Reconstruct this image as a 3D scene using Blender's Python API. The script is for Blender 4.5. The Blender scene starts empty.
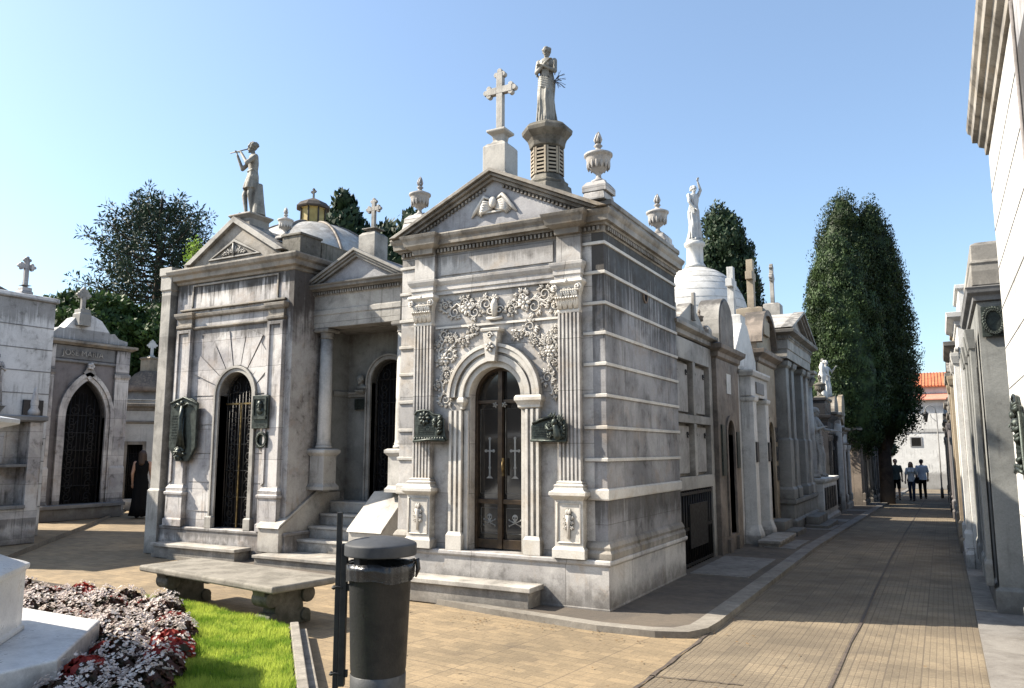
import bpy, bmesh, math, random
import numpy as np
from math import sin, cos, pi, radians
from mathutils import Vector, Matrix
random.seed(7)
SC = bpy.context.scene
COL = SC.collection
# ------------------------------------------------------------------ materials
def newmat(name):
    m = bpy.data.materials.new(name); m.use_nodes = True
    nt = m.node_tree
    return m, nt, nt.nodes['Principled BSDF']
def N(nt, t, **kw):
    n = nt.nodes.new(t)
    for k, v in kw.items():
        if k in n.inputs: n.inputs[k].default_value = v
        else: setattr(n, k, v)
    return n
def L(nt, a, b): nt.links.new(a, b)
def mapping(nt, src, sc):
    mp = N(nt, 'ShaderNodeMapping'); mp.inputs['Scale'].default_value = sc
    L(nt, src, mp.inputs['Vector']); return mp.outputs[0]
def noise(nt, vec, scale, detail=6, rough=.6, dist=0):
    n = N(nt, 'ShaderNodeTexNoise'); n.inputs['Scale'].default_value = scale
    n.inputs['Detail'].default_value = detail; n.inputs['Roughness'].default_value = rough
    n.inputs['Distortion'].default_value = dist
    L(nt, vec, n.inputs['Vector']); return n.outputs['Fac']
def ramp(nt, fac, a, b, lo=0., hi=1.):
    r = N(nt, 'ShaderNodeMapRange'); r.interpolation_type = 'SMOOTHSTEP'
    L(nt, fac, r.inputs['Value'])
    r.inputs['From Min'].default_value = a; r.inputs['From Max'].default_value = b
    r.inputs['To Min'].default_value = lo; r.inputs['To Max'].default_value = hi
    return r.outputs[0]
def mixc(nt, fac, a, b, mode='MIX'):
    m = N(nt, 'ShaderNodeMix'); m.data_type = 'RGBA'; m.blend_type = mode
    if isinstance(fac, (int, float)): m.inputs[0].default_value = fac
    else: L(nt, fac, m.inputs[0])
    for i, c in ((6, a), (7, b)):
        if isinstance(c, (tuple, list)): m.inputs[i].default_value = (*c[:3], 1)
        else: L(nt, c, m.inputs[i])
    return m.outputs[2]
def mth(nt, op, a, b=None):
    m = N(nt, 'ShaderNodeMath'); m.operation = op
    for i, c in ((0, a), (1, b)):
        if c is None: continue
        if isinstance(c, (int, float)): m.inputs[i].default_value = c
        else: L(nt, c, m.inputs[i])
    return m.outputs[0]
def bump(nt, h, strength, dist, prev=None):
    b = N(nt, 'ShaderNodeBump'); b.inputs['Strength'].default_value = strength; b.inputs['Distance'].default_value = dist
    L(nt, h, b.inputs['Height'])
    if prev is not None: L(nt, prev, b.inputs['Normal'])
    return b.outputs[0]

KA = .74
def stone(name, base, alt=None, dirt=(.05,.045,.04), stain=.5, streak=.5, top=.6, ao=.7, rough=.65, scale=1., warm=None, grain=.3, run=(), joints=None):
    """weathered marble or render: tonal clouds, vertical run-off streaks, lichen on upward faces, grime in recesses (on statues also painted shade)"""
    m, nt, bs = newmat(name)
    geo = N(nt, 'ShaderNodeNewGeometry'); P = geo.outputs['Position']
    alt = alt or tuple(c*.72 for c in base)
    base = tuple(c*KA for c in base); alt = tuple(c*KA for c in alt); warm = warm and tuple(c*KA for c in warm)
    big = noise(nt, P, 1.1*scale, 8, .65, .4)
    mid = noise(nt, P, 5.5*scale, 8, .7, .2)
    fine = noise(nt, P, 55*scale, 4, .7)
    c = mixc(nt, ramp(nt, big, .38, .62), base, alt)
    if warm: c = mixc(nt, mth(nt, 'MULTIPLY', ramp(nt, noise(nt, P, 2.3*scale, 7, .7, .6), .5, .68), .55), c, warm)
    # faint veins
    vein = noise(nt, P, 3.1*scale, 9, .75, 1.6)
    v2 = mth(nt, 'ABSOLUTE', mth(nt, 'SUBTRACT', vein, .5))
    c = mixc(nt, ramp(nt, v2, 0, .02, .28, 0), c, tuple(k*.5 for k in base))
    if joints:      # slabs of slightly different tone with open joints
        jw, jh, jz = joints
        sp_ = N(nt, 'ShaderNodeSeparateXYZ'); L(nt, P, sp_.inputs[0])
        cb = N(nt, 'ShaderNodeCombineXYZ'); L(nt, mth(nt, 'ADD', sp_.outputs[0], sp_.outputs[1]), cb.inputs[0]); L(nt, mth(nt, 'SUBTRACT', sp_.outputs[2], jz), cb.inputs[1])
        jb = N(nt, 'ShaderNodeTexBrick'); jb.offset = .5; L(nt, cb.outputs[0], jb.inputs['Vector'])
        jb.inputs['Scale'].default_value = 1; jb.inputs['Brick Width'].default_value = jw; jb.inputs['Row Height'].default_value = jh
        jb.inputs['Mortar Size'].default_value = .0035; jb.inputs['Mortar Smooth'].default_value = .2
        jb.inputs['Color1'].default_value = (.40,.40,.41,1); jb.inputs['Color2'].default_value = (.60,.59,.58,1); jb.inputs['Mortar'].default_value = (.5,.5,.5,1)
        c = mixc(nt, .8, c, jb.outputs['Color'], 'OVERLAY')
        c = mixc(nt, mth(nt, 'MULTIPLY', jb.outputs['Fac'], .75), c, tuple(k*1.5 for k in dirt))
    # dark blotches
    bl = mth(nt, 'MULTIPLY', ramp(nt, mid, .5, .72), ramp(nt, big, .42, .6))
    c = mixc(nt, mth(nt, 'MULTIPLY', bl, stain), c, dirt)
    # streaks
    sv = noise(nt, mapping(nt, P, (9*scale, 9*scale, .55*scale)), 1., 6, .7)
    sp = noise(nt, mapping(nt, P, (.9, .9, 1.6)), 1., 3, .6)
    st = mth(nt, 'MULTIPLY', ramp(nt, sv, .5, .68), ramp(nt, sp, .45, .62))
    c = mixc(nt, mth(nt, 'MULTIPLY', st, streak), c, dirt)
    fs_ = noise(nt, mapping(nt, P, (17, 17, .35)), 1., 5, .75)
    zz_ = N(nt, 'ShaderNodeSeparateXYZ'); L(nt, P, zz_.inputs[0])
    for ztop, ln, k in run:      # water run-off below a cornice
        t_ = ramp(nt, zz_.outputs[2], ztop-ln, ztop)
        below = ramp(nt, zz_.outputs[2], ztop+.02, ztop+.04, 1, 0)
        msk = ramp(nt, mth(nt, 'ADD', mth(nt, 'ADD', mth(nt, 'MULTIPLY', fs_, .8), mth(nt, 'MULTIPLY', t_, .45)), mth(nt, 'MULTIPLY', big, .45)), .80, 1.02)
        msk = mth(nt, 'MULTIPLY', mth(nt, 'MULTIPLY', msk, below), mth(nt, 'MULTIPLY', ramp(nt, zz_.outputs[2], ztop-ln-.02, ztop-ln*.6), k))
        c = mixc(nt, msk, c, dirt)
    # lichen / soot on upward faces and undersides of cornices
    nz = N(nt, 'ShaderNodeSeparateXYZ'); L(nt, geo.outputs['Normal'], nz.inputs[0])
    up = ramp(nt, nz.outputs[2], .35, .8)
    hz = N(nt, 'ShaderNodeSeparateXYZ'); L(nt, P, hz.inputs[0])
    hi = ramp(nt, hz.outputs[2], 2.6, 3.6)
    upm = mth(nt, 'MULTIPLY', mth(nt, 'MULTIPLY', up, hi), ramp(nt, mid, .38, .55))
    c = mixc(nt, mth(nt, 'MULTIPLY', upm, top), c, tuple(k*1.15 for k in dirt))
    # grime in recesses; on statues it also paints shade into the folds
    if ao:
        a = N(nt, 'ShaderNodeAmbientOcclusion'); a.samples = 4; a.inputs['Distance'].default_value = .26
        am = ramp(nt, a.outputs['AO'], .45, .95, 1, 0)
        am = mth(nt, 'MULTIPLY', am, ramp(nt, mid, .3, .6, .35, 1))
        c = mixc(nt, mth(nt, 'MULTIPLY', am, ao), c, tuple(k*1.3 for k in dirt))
    # damp foot of the wall
    ft = mth(nt, 'MULTIPLY', ramp(nt, mth(nt, 'ADD', hz.outputs[2], mth(nt, 'MULTIPLY', mid, -.5)), -.22, .1, 1, 0), .6)
    c = mixc(nt, ft, c, tuple(k*1.6 for k in dirt))
    c = mixc(nt, .25, c, mixc(nt, ramp(nt, fine, .3, .7), (.35,.35,.35), (.65,.65,.65)), 'OVERLAY')
    L(nt, c, bs.inputs['Base Color'])
    r = ramp(nt, mid, .3, .7, rough-.12, rough+.15); L(nt, r, bs.inputs['Roughness'])
    bs.inputs['Specular IOR Level'].default_value = .35
    b1 = bump(nt, fine, grain, .004); b2 = bump(nt, mid, .35, .012, b1)
    L(nt, b2, bs.inputs['Normal'])
    return m
def plain(name, col, rough=.5, metal=0, alt=None, sc=6, bmp=.2, spec=.5, emis=None):
    m, nt, bs = newmat(name)
    geo = N(nt, 'ShaderNodeNewGeometry'); P = geo.outputs['Position']
    n = noise(nt, P, sc, 6, .65)
    L(nt, mixc(nt, ramp(nt, n, .35, .65), col, alt or tuple(c*.7 for c in col)), bs.inputs['Base Color'])
    L(nt, ramp(nt, n, .3, .7, max(0, rough-.08), min(1, rough+.1)), bs.inputs['Roughness'])
    bs.inputs['Metallic'].default_value = metal; bs.inputs['Specular IOR Level'].default_value = spec
    if bmp: L(nt, bump(nt, noise(nt, P, sc*8, 4), bmp, .004), bs.inputs['Normal'])
    return m
def leafmat(name, a, b, sc=1.2, trans=.25, lo=.35, hi=.65):
    m, nt, bs = newmat(name)
    geo = N(nt, 'ShaderNodeNewGeometry')
    n = noise(nt, geo.outputs['Position'], sc, 5, .7)
    n2 = noise(nt, geo.outputs['Position'], sc*14, 2, .5)
    c = mixc(nt, ramp(nt, n, lo, hi), a, b)
    c = mixc(nt, .25, c, mixc(nt, ramp(nt, n2, .3, .7), (.3,.3,.3), (.7,.7,.7)), 'OVERLAY')
    L(nt, c, bs.inputs['Base Color']); bs.inputs['Roughness'].default_value = .6
    bs.inputs['Specular IOR Level'].default_value = .25
    tr = N(nt, 'ShaderNodeBsdfTranslucent'); L(nt, c, tr.inputs[0])
    mx = N(nt, 'ShaderNodeMixShader'); mx.inputs[0].default_value = trans
    L(nt, bs.outputs[0], mx.inputs[1]); L(nt, tr.outputs[0], mx.inputs[2])
    L(nt, mx.outputs[0], nt.nodes['Material Output'].inputs[0])
    return m
M = {}
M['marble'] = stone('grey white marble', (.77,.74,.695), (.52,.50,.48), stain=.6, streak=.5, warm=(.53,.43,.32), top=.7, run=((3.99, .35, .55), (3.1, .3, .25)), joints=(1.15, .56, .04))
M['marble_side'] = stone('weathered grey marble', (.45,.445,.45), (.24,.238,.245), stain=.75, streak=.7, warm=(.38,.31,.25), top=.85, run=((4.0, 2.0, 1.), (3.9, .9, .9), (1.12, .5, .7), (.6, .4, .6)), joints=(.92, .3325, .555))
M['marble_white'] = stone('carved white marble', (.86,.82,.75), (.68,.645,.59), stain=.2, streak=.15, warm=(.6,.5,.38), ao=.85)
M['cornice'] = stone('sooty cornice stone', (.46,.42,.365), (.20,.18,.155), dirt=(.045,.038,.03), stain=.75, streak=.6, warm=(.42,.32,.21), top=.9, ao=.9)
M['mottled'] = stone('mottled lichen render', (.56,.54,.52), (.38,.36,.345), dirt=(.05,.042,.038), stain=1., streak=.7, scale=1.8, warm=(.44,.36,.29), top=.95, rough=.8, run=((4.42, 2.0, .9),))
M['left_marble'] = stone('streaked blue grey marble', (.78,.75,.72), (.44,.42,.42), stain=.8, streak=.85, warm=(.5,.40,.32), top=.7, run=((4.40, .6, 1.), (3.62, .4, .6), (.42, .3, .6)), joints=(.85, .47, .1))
M['white_render'] = stone('white painted render', (.86,.84,.80), (.66,.65,.62), stain=.25, streak=.25, top=.3, ao=.4, rough=.75)
M['white_clean'] = stone('clean white plaster', (.84,.83,.80), (.72,.71,.68), stain=.3, streak=.45, top=.3, ao=.5, rough=.75, run=((4.5, .8, .25), (3.0, .5, .3)))
M['white_old'] = stone('old whitewashed render', (.95,.95,.95), (.76,.76,.76), stain=.75, streak=.5, top=.6, ao=.5, rough=.8, run=((4.6, 1.0, .55),))
M['beige'] = stone('beige stone', (.50,.42,.31), (.36,.29,.21), stain=.5, streak=.4, top=.8)
M['brown'] = stone('brown stained stone', (.34,.28,.23), (.18,.15,.125), stain=.8, streak=.7, top=.8)
M['grey'] = stone('grey granite blocks', (.30,.30,.30), (.20,.20,.205), stain=.4, streak=.4, top=.5)
M['dark'] = stone('black polished granite', (.045,.045,.05), (.03,.03,.032), dirt=(.015,.014,.013), stain=.3, streak=.2, ao=.2, rough=.32, top=.1)
M['greygreen'] = stone('grey green stone', (.34,.345,.33), (.23,.235,.225), stain=.5, streak=.4, top=.7)
M['mauve'] = stone('mauve render', (.31,.285,.285), (.23,.21,.21), stain=.4, streak=.5, top=.5, rough=.85)
M['pale'] = stone('pale dressed stone', (.56,.53,.48), (.32,.305,.28), stain=.5, streak=.5, top=.7, run=((4.2, .35, .6), (3.5, .4, .4)))
M['statue'] = stone('weathered statue stone', (.40,.385,.34), (.24,.23,.20), stain=.6, streak=.4, top=.35, scale=2.5, ao=.9)  # strong recess darkening puts shade as well as dirt into the colour
M['statue_white'] = stone('white statue marble', (.74,.74,.72), (.6,.6,.59), stain=.15, streak=.2, top=.1, scale=2.5)
M['dirty'] = stone('mossy dark stone', (.26,.235,.19), (.12,.105,.085), dirt=(.03,.03,.02), stain=.9, streak=.7, scale=2.2, ao=.9)
M['benchstone'] = stone('speckled bench stone', (.34,.31,.26), (.22,.20,.165), dirt=(.05,.045,.035), stain=.6, streak=.2, scale=3.5, grain=.9, top=.0, rough=.85)
M['step'] = stone('worn marble step', (.68,.64,.575), (.46,.435,.40), stain=.35, streak=.1, top=.2, warm=(.55,.46,.36))
M['slab'] = stone('polished white marble', (.86,.85,.83), (.68,.68,.68), stain=.15, streak=.15, top=.1, ao=.2, rough=.35)
M['kerb'] = stone('kerb stone', (.60,.55,.47), (.42,.38,.32), stain=.5, streak=.1, top=0, scale=2, ao=.3, rough=.85)
M['dome_tile'] = stone('whitish dome plaster', (.62,.61,.58), (.50,.48,.46), stain=.45, streak=.6, top=.4, warm=(.5,.42,.34))
M['rock'] = stone('dark rough rock', (.12,.10,.085), (.06,.05,.045), stain=.6, streak=.3, scale=3, rough=.95)
M['thatch'] = stone('brown rough roof', (.30,.22,.16), (.18,.13,.10), stain=.5, streak=.4, scale=3, rough=.95)
M['bronze'] = plain('dark green bronze', (.026,.030,.027), .45, .6, (.055,.068,.06), 22, .4)
M['iron'] = plain('black wrought iron', (.02,.02,.022), .45, .6, (.035,.033,.03), 20, .2)
M['gilt'] = plain('worn brass bar', (.22,.15,.06), .4, .8, (.10,.07,.035), 12, .2)
M['doorbronze'] = plain('brown bronze door frame', (.09,.065,.045), .38, .7, (.05,.037,.028), 10, .2)
M['void'] = plain('dark interior', (.012,.011,.012), .9, 0, (.006,.006,.006), 5, 0, spec=.1)
M['etched'] = plain('etched white glass', (.26,.26,.25), .55, 0, (.18,.18,.17), 20, 0)
M['binmetal'] = plain('dark grey bin plastic', (.014,.015,.016), .62, 0, (.009,.0095,.010), 9, .5)
M['bintin'] = plain('pale worn bin foot', (.075,.078,.082), .5, .2, (.045,.047,.05), 9, .2)
M['lid'] = plain('dark grey bin lid', (.045,.048,.054), .62, 0, (.026,.029,.034), 5, .2)
M['bag'] = plain('black plastic bag', (.012,.012,.013), .25, 0, (.02,.02,.02), 10, .3)
M['verdigris'] = plain('verdigris', (.30,.45,.40), .8, 0, (.40,.48,.44), 6, .1)
M['soil'] = plain('dark soil', (.035,.025,.018), .95, 0, (.06,.045,.03), 12, .9)
M['yellow'] = plain('yellow glass lantern', (.42,.32,.10), .5, 0, (.30,.22,.07), 5, .1)
M['rooftile'] = plain('orange roof tiles', (.50,.16,.07), .8, 0, (.36,.11,.05), 2, .4)
M['pinkpaint'] = plain('salmon painted band', (.55,.22,.15), .8, 0, (.45,.18,.13), 2, .2)
M['skin'] = plain('skin', (.42,.25,.18), .55, 0, (.38,.22,.15), 8, .1)
M['hairdark'] = plain('dark brown hair', (.03,.018,.012), .6, 0, (.06,.03,.018), 40, .4)
M['blackcloth'] = plain('black cloth', (.006,.006,.007), .85, 0, (.009,.009,.010), 10, .2, spec=.1)
M['darktee'] = plain('dark green cloth', (.10,.13,.12), .85, 0, (.07,.09,.09), 10, .2)
M['whitetee'] = plain('white cloth', (.88,.88,.88), .85, 0, (.78,.78,.80), 10, .2)
M['bluetee'] = plain('pale blue cloth', (.58,.66,.80), .85, 0, (.5,.58,.72), 10, .2)
M['denim'] = plain('blue denim', (.035,.05,.10), .85, 0, (.025,.04,.08), 20, .2)
M['shoe'] = plain('dark leather', (.03,.022,.018), .5, 0, (.02,.015,.012), 20, .1)
M['bark'] = stone('bark', (.12,.09,.07), (.07,.05,.04), stain=.4, streak=.6, scale=4, top=0, rough=.95, ao=.3)
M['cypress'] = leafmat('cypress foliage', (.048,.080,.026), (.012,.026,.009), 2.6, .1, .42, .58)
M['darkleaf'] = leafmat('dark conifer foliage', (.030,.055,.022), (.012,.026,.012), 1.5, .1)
M['shadecypress'] = leafmat('shaded cypress foliage', (.028,.048,.014), (.009,.019,.006), 3.2, .1, .42, .58)  # darker copy of the cypress leaves, shade painted into their colour
M['carving'] = stone('carved relief marble', (.92,.87,.79), (.78,.735,.67), stain=.12, streak=.1, top=.2, ao=.42)
M['column'] = stone('pale column marble', (.74,.71,.66), (.52,.50,.465), stain=.4, streak=.4, top=.5)
M['tympan'] = stone('pale tympanum marble', (.62,.62,.63), (.42,.41,.43), stain=.3, streak=.3, top=0)
M['araucaria'] = leafmat('bluish conifer foliage', (.035,.06,.035), (.018,.034,.022), 1., .1)
M['broadleaf'] = leafmat('broadleaf foliage', (.05,.09,.022), (.016,.034,.01), .9, .2)
M['sprout'] = leafmat('light green sprout', (.22,.33,.05), (.14,.24,.04), 9, .4)
M['grass'] = leafmat('lawn grass', (.45,.53,.09), (.17,.28,.03), 3.5, .45, .40, .62)
M['petal'] = leafmat('white begonia petals', (.74,.69,.64), (.62,.52,.48), 25, .25)
M['bronzeleaf'] = leafmat('bronze begonia leaves', (.075,.03,.022), (.02,.022,.010), 9, .15)
M['redleaf'] = leafmat('red begonia leaves', (.35,.05,.035), (.20,.02,.02), 14, .3)
def glassmat():
    m, nt, bs = newmat('dark door glass')
    bs.inputs['Base Color'].default_value = (.018,.017,.016,1); bs.inputs['Roughness'].default_value = .07
    bs.inputs['Specular IOR Level'].default_value = .6; bs.inputs['IOR'].default_value = 1.55
    return m
M['glass'] = glassmat()

# ground materials ---------------------------------------------------------
def paving(name, c1, c2, kind):
    m, nt, bs = newmat(name)
    geo = N(nt, 'ShaderNodeNewGeometry'); P = geo.outputs['Position']
    big = noise(nt, P, .55, 7, .7, .5); mid = noise(nt, P, 3.5, 8, .7); fine = noise(nt, P, 60, 4, .7)
    c = mixc(nt, ramp(nt, big, .36, .64), c1, c2)
    if kind == 'street':    # ribbed tiles in long courses running down the street
        br = N(nt, 'ShaderNodeTexBrick'); br.offset = 0.
        L(nt, mapping(nt, P, (1, 1, 1)), br.inputs['Vector'])
        br.inputs['Scale'].default_value = 1; br.inputs['Brick Width'].default_value = .24; br.inputs['Row Height'].default_value = .24
        br.inputs['Mortar Size'].default_value = .006; br.inputs['Mortar Smooth'].default_value = .3
        sx = N(nt, 'ShaderNodeTexBrick'); sx.offset = 0.
        L(nt, P, sx.inputs['Vector']); sx.inputs['Scale'].default_value = 1
        sx.inputs['Brick Width'].default_value = .048; sx.inputs['Row Height'].default_value = .048
        sx.inputs['Mortar Size'].default_value = .007; sx.inputs['Mortar Smooth'].default_value = .8
        f1, f2, k2 = br.outputs['Fac'], sx.outputs['Fac'], .42
    else:                   # small rectangular pavers
        rot = N(nt, 'ShaderNodeMapping'); rot.inputs['Rotation'].default_value = (0, 0, .12)
        L(nt, P, rot.inputs['Vector'])
        br = N(nt, 'ShaderNodeTexBrick'); br.offset = .5
        L(nt, rot.outputs[0], br.inputs['Vector']); br.inputs['Scale'].default_value = 1
        br.inputs['Brick Width'].default_value = .20; br.inputs['Row Height'].default_value = .10
        br.inputs['Mortar Size'].default_value = .005; br.inputs['Mortar Smooth'].default_value = .6
        sx = N(nt, 'ShaderNodeTexBrick'); sx.offset = 0.
        L(nt, rot.outputs[0], sx.inputs['Vector']); sx.inputs['Scale'].default_value = 1
        sx.inputs['Brick Width'].default_value = .8; sx.inputs['Row Height'].default_value = .8
        sx.inputs['Mortar Size'].default_value = .006; sx.inputs['Mortar Smooth'].default_value = .3
        f1, f2, k2 = br.outputs['Fac'], sx.outputs['Fac'], .5
    br.inputs['Color1'].default_value = (.40,.40,.40,1); br.inputs['Color2'].default_value = (.58,.57,.55,1); br.inputs['Mortar'].default_value = (.5,.5,.5,1)
    c = mixc(nt, .8, c, br.outputs['Color'], 'OVERLAY')
    c = mixc(nt, mth(nt, 'MULTIPLY', f1, .5 if kind == 'street' else .3), c, (.06,.05,.04))
    blot = noise(nt, P, 1.4, 6, .7, 1.)
    c = mixc(nt, mth(nt, 'MULTIPLY', ramp(nt, blot, .55, .72), .45), c, (.075,.062,.05))
    c = mixc(nt, mth(nt, 'MULTIPLY', ramp(nt, noise(nt, P, 9, 3, .6), .70, .78), .5), c, (.05,.042,.035))
    c = mixc(nt, mth(nt, 'MULTIPLY', f2, k2), c, (.09,.07,.055))
    c = mixc(nt, mth(nt, 'MULTIPLY', ramp(nt, mid, .52, .74), .4), c, (.10,.075,.055))
    c = mixc(nt, .3, c, mixc(nt, ramp(nt, fine, .3, .7), (.3,.3,.3), (.7,.7,.7)), 'OVERLAY')
    L(nt, c, bs.inputs['Base Color']); L(nt, ramp(nt, mid, .3, .7, .7, .92), bs.inputs['Roughness'])
    bs.inputs['Specular IOR Level'].default_value = .3
    inv = mth(nt, 'SUBTRACT', 1, mth(nt, 'MAXIMUM', f1, f2))
    L(nt, bump(nt, mid, .3, .01, bump(nt, inv, .5, .004, bump(nt, fine, .5, .003))), bs.inputs['Normal'])
    return m
M['street'] = paving('ribbed street tiles', (.22,.180,.126), (.130,.107,.078), 'street')
M['plaza'] = paving('small tan pavers', (.27,.205,.128), (.185,.143,.092), 'plaza')
M['walk'] = stone('brown worn pavement slabs', (.22,.17,.12), (.12,.093,.07), stain=.8, streak=0, top=0, scale=1.6, ao=.3, rough=.85)
M['walk_pale'] = stone('pale cement kerb strip', (.50,.48,.45), (.34,.32,.30), stain=.6, streak=0, top=0, scale=2, ao=.2, rough=.85)
M['earth'] = plain('packed ground', (.20,.16,.12), .95, 0, (.15,.12,.09), 1, .4)

# ------------------------------------------------------------------ mesh builder
class B:
    def __init__(s): s.v = []; s.f = []; s.m = []; s.T = None
    def add(s, vs, fs, sm=False):
        o = len(s.v)
        if s.T is not None: vs = [tuple(s.T @ Vector(p)) for p in vs]
        s.v += [tuple(p) for p in vs]; s.f += [tuple(i+o for i in f) for f in fs]; s.m += [sm]*len(fs)
        return s
    def box(s, x0, x1, y0, y1, z0, z1):
        return s.rings(x0, x1, y0, y1, [(0, z0), (0, z1)])
    def rings(s, x0, x1, y0, y1, prof, sm=False):
        """rectangle x0..x1 * y0..y1 grown outward by d at each (d, z): mouldings, plinths, cornices"""
        vs = []; fs = []
        for d, z in prof: vs += [(x0-d, y0-d, z), (x1+d, y0-d, z), (x1+d, y1+d, z), (x0-d, y1+d, z)]
        n = len(prof)
        for i in range(n-1):
            for k in range(4): fs.append((4*i+k, 4*i+(k+1) % 4, 4*i+4+(k+1) % 4, 4*i+4+k))
        fs += [(3, 2, 1, 0), tuple(4*(n-1)+k for k in range(4))]
        return s.add(vs, fs, sm)
    def front(s, x0, x1, y0, y1, prof):
        """as rings but the back stays at y1 (set against a wall)"""
        vs = []; fs = []
        for d, z in prof: vs += [(x0-d, y0-d, z), (x1+d, y0-d, z), (x1+d, y1, z), (x0-d, y1, z)]
        n = len(prof)
        for i in range(n-1):
            for k in range(4): fs.append((4*i+k, 4*i+(k+1) % 4, 4*i+4+(k+1) % 4, 4*i+4+k))
        fs += [(3, 2, 1, 0), tuple(4*(n-1)+k for k in range(4))]
        return s.add(vs, fs)
    def prism(s, poly, a0, a1, ax='y', sm=False):
        n = len(poly)
        if ax == 'y': vs = [(x, a0, z) for x, z in poly] + [(x, a1, z) for x, z in poly]
        elif ax == 'x': vs = [(a0, y, z) for y, z in poly] + [(a1, y, z) for y, z in poly]
        else: vs = [(x, y, a0) for x, y in poly] + [(x, y, a1) for x, y in poly]
        fs = [tuple(range(n)), tuple(range(2*n-1, n-1, -1))] + [(i, (i+1) % n, n+(i+1) % n, n+i) for i in range(n)]
        return s.add(vs, fs, sm)
    def strip(s, outer, inner, a0, a1, closed=False):
        """band between two matching 2-D (x, z) curves, extruded along y"""
        n = len(outer)
        vs = [(x, a0, z) for x, z in outer] + [(x, a0, z) for x, z in inner] + [(x, a1, z) for x, z in outer] + [(x, a1, z) for x, z in inner]
        fs = []
        rng = range(n if closed else n-1)
        for i in rng:
            j = (i+1) % n
            fs += [(i, j, n+j, n+i), (2*n+i, 3*n+i, 3*n+j, 2*n+j), (i, 2*n+i, 2*n+j, j), (n+i, n+j, 3*n+j, 3*n+i)]
        if not closed: fs += [(0, n, 3*n, 2*n), (n-1, 3*n-1, 4*n-1, 2*n-1)]
        return s.add(vs, fs)
    def lathe(s, prof, c=(0, 0, 0), n=20, sm=True, lobes=0, amp=0, sx=1, sy=1):
        vs = []; fs = []
        for r, z in prof:
            for k in range(n):
                a = 2*pi*(k+.5)/n; rr = r*(1+amp*cos(lobes*a))
                vs.append((c[0]+rr*cos(a)*sx, c[1]+rr*sin(a)*sy, c[2]+z))
        m = len(prof)
        for i in range(m-1):
            for k in range(n): fs.append((i*n+k, i*n+(k+1) % n, (i+1)*n+(k+1) % n, (i+1)*n+k))
        fs += [tuple(range(n-1, -1, -1)), tuple((m-1)*n+k for k in range(n))]
        return s.add(vs, fs, sm)
    def tube(s, pts, r, n=6, sm=True):
        pts = [Vector(p) for p in pts]; m = len(pts)
        rs = r if isinstance(r, (list, tuple)) else [r]*m
        vs = []; fs = []; up = None
        for i, p in enumerate(pts):
            t = (pts[min(i+1, m-1)] - pts[max(i-1, 0)])
            t = t.normalized() if t.length > 1e-9 else Vector((0, 0, 1))
            if up is None:
                up = Vector((0, 1, 0)) if abs(t.y) < .9 else Vector((1, 0, 0))
            a = t.cross(up)
            if a.length < 1e-4: a = t.cross(Vector((1, 0, .3)))
            a.normalize(); b = a.cross(t).normalized(); up = b
            for k in range(n):
                q = 2*pi*k/n; vs.append(tuple(p + (a*cos(q)+b*sin(q))*rs[i]))
        for i in range(m-1):
            for k in range(n): fs.append((i*n+k, i*n+(k+1) % n, (i+1)*n+(k+1) % n, (i+1)*n+k))
        fs += [tuple(range(n-1, -1, -1)), tuple((m-1)*n+k for k in range(n))]
        return s.add(vs, fs, sm)
    def ell(s, c, r, n=10, m=6, rot=None, sm=True):
        R = rot.to_matrix() if rot is not None else Matrix.Identity(3)
        vs = []; fs = []; c = Vector(c)
        for i in range(m+1):
            t = -pi/2 + pi*max(.03, min(m-.03, i))/m
            for k in range(n):
                q = 2*pi*k/n
                vs.append(tuple(c + R @ Vector((r[0]*cos(t)*cos(q), r[1]*cos(t)*sin(q), r[2]*sin(t)))))
        for i in range(m):
            for k in range(n): fs.append((i*n+k, i*n+(k+1) % n, (i+1)*n+(k+1) % n, (i+1)*n+k))
        fs += [tuple(range(n-1, -1, -1)), tuple(m*n+k for k in range(n))]
        return s.add(vs, fs, sm)
    def cap(s, p0, r0, p1, r1, n=12):
        """tapered capsule"""
        p0 = Vector(p0); p1 = Vector(p1); d = p1-p0; l = d.length
        R = d.to_track_quat('Z', 'Y').to_matrix() if l > 1e-6 else Matrix.Identity(3)
        prof = [(r0*sin(q), -r0*cos(q)) for q in (0.15, .7, 1.2)] + [(r0, 0), (r1, l)] + [(r1*cos(q), l+r1*sin(q)) for q in (.4, .9, 1.42)]
        vs = []; fs = []
        for r, z in prof:
            for k in range(n): vs.append(tuple(p0 + R @ Vector((r*cos(2*pi*k/n), r*sin(2*pi*k/n), z))))
        m = len(prof)
        for i in range(m-1):
            for k in range(n): fs.append((i*n+k, i*n+(k+1) % n, (i+1)*n+(k+1) % n, (i+1)*n+k))
        fs += [tuple(range(n-1, -1, -1)), tuple((m-1)*n+k for k in range(n))]
        return s.add(vs, fs, True)
    def loft(s, secs, n=28, fold=0, k=9, seed=0):
        """stack of elliptical sections (cx, cy, z, rx, ry), with drapery folds that deepen downward"""
        vs = []; fs = []; rnd = random.Random(seed); ph = rnd.random()*6
        m = len(secs)
        for i, (cx, cy, z, rx, ry) in enumerate(secs):
            f = fold*(i/(m-1))
            for q in range(n):
                a = 2*pi*q/n
                w = 1 + f*(sin(k*a+ph+.6*i/m) + .5*sin((k*2-3)*a+ph*2))
                vs.append((cx+rx*w*cos(a), cy+ry*w*sin(a), z))
        for i in range(m-1):
            for q in range(n): fs.append((i*n+q, i*n+(q+1) % n, (i+1)*n+(q+1) % n, (i+1)*n+q))
        fs += [tuple(range(n-1, -1, -1)), tuple((m-1)*n+q for q in range(n))]
        return s.add(vs, fs, True)
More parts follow.
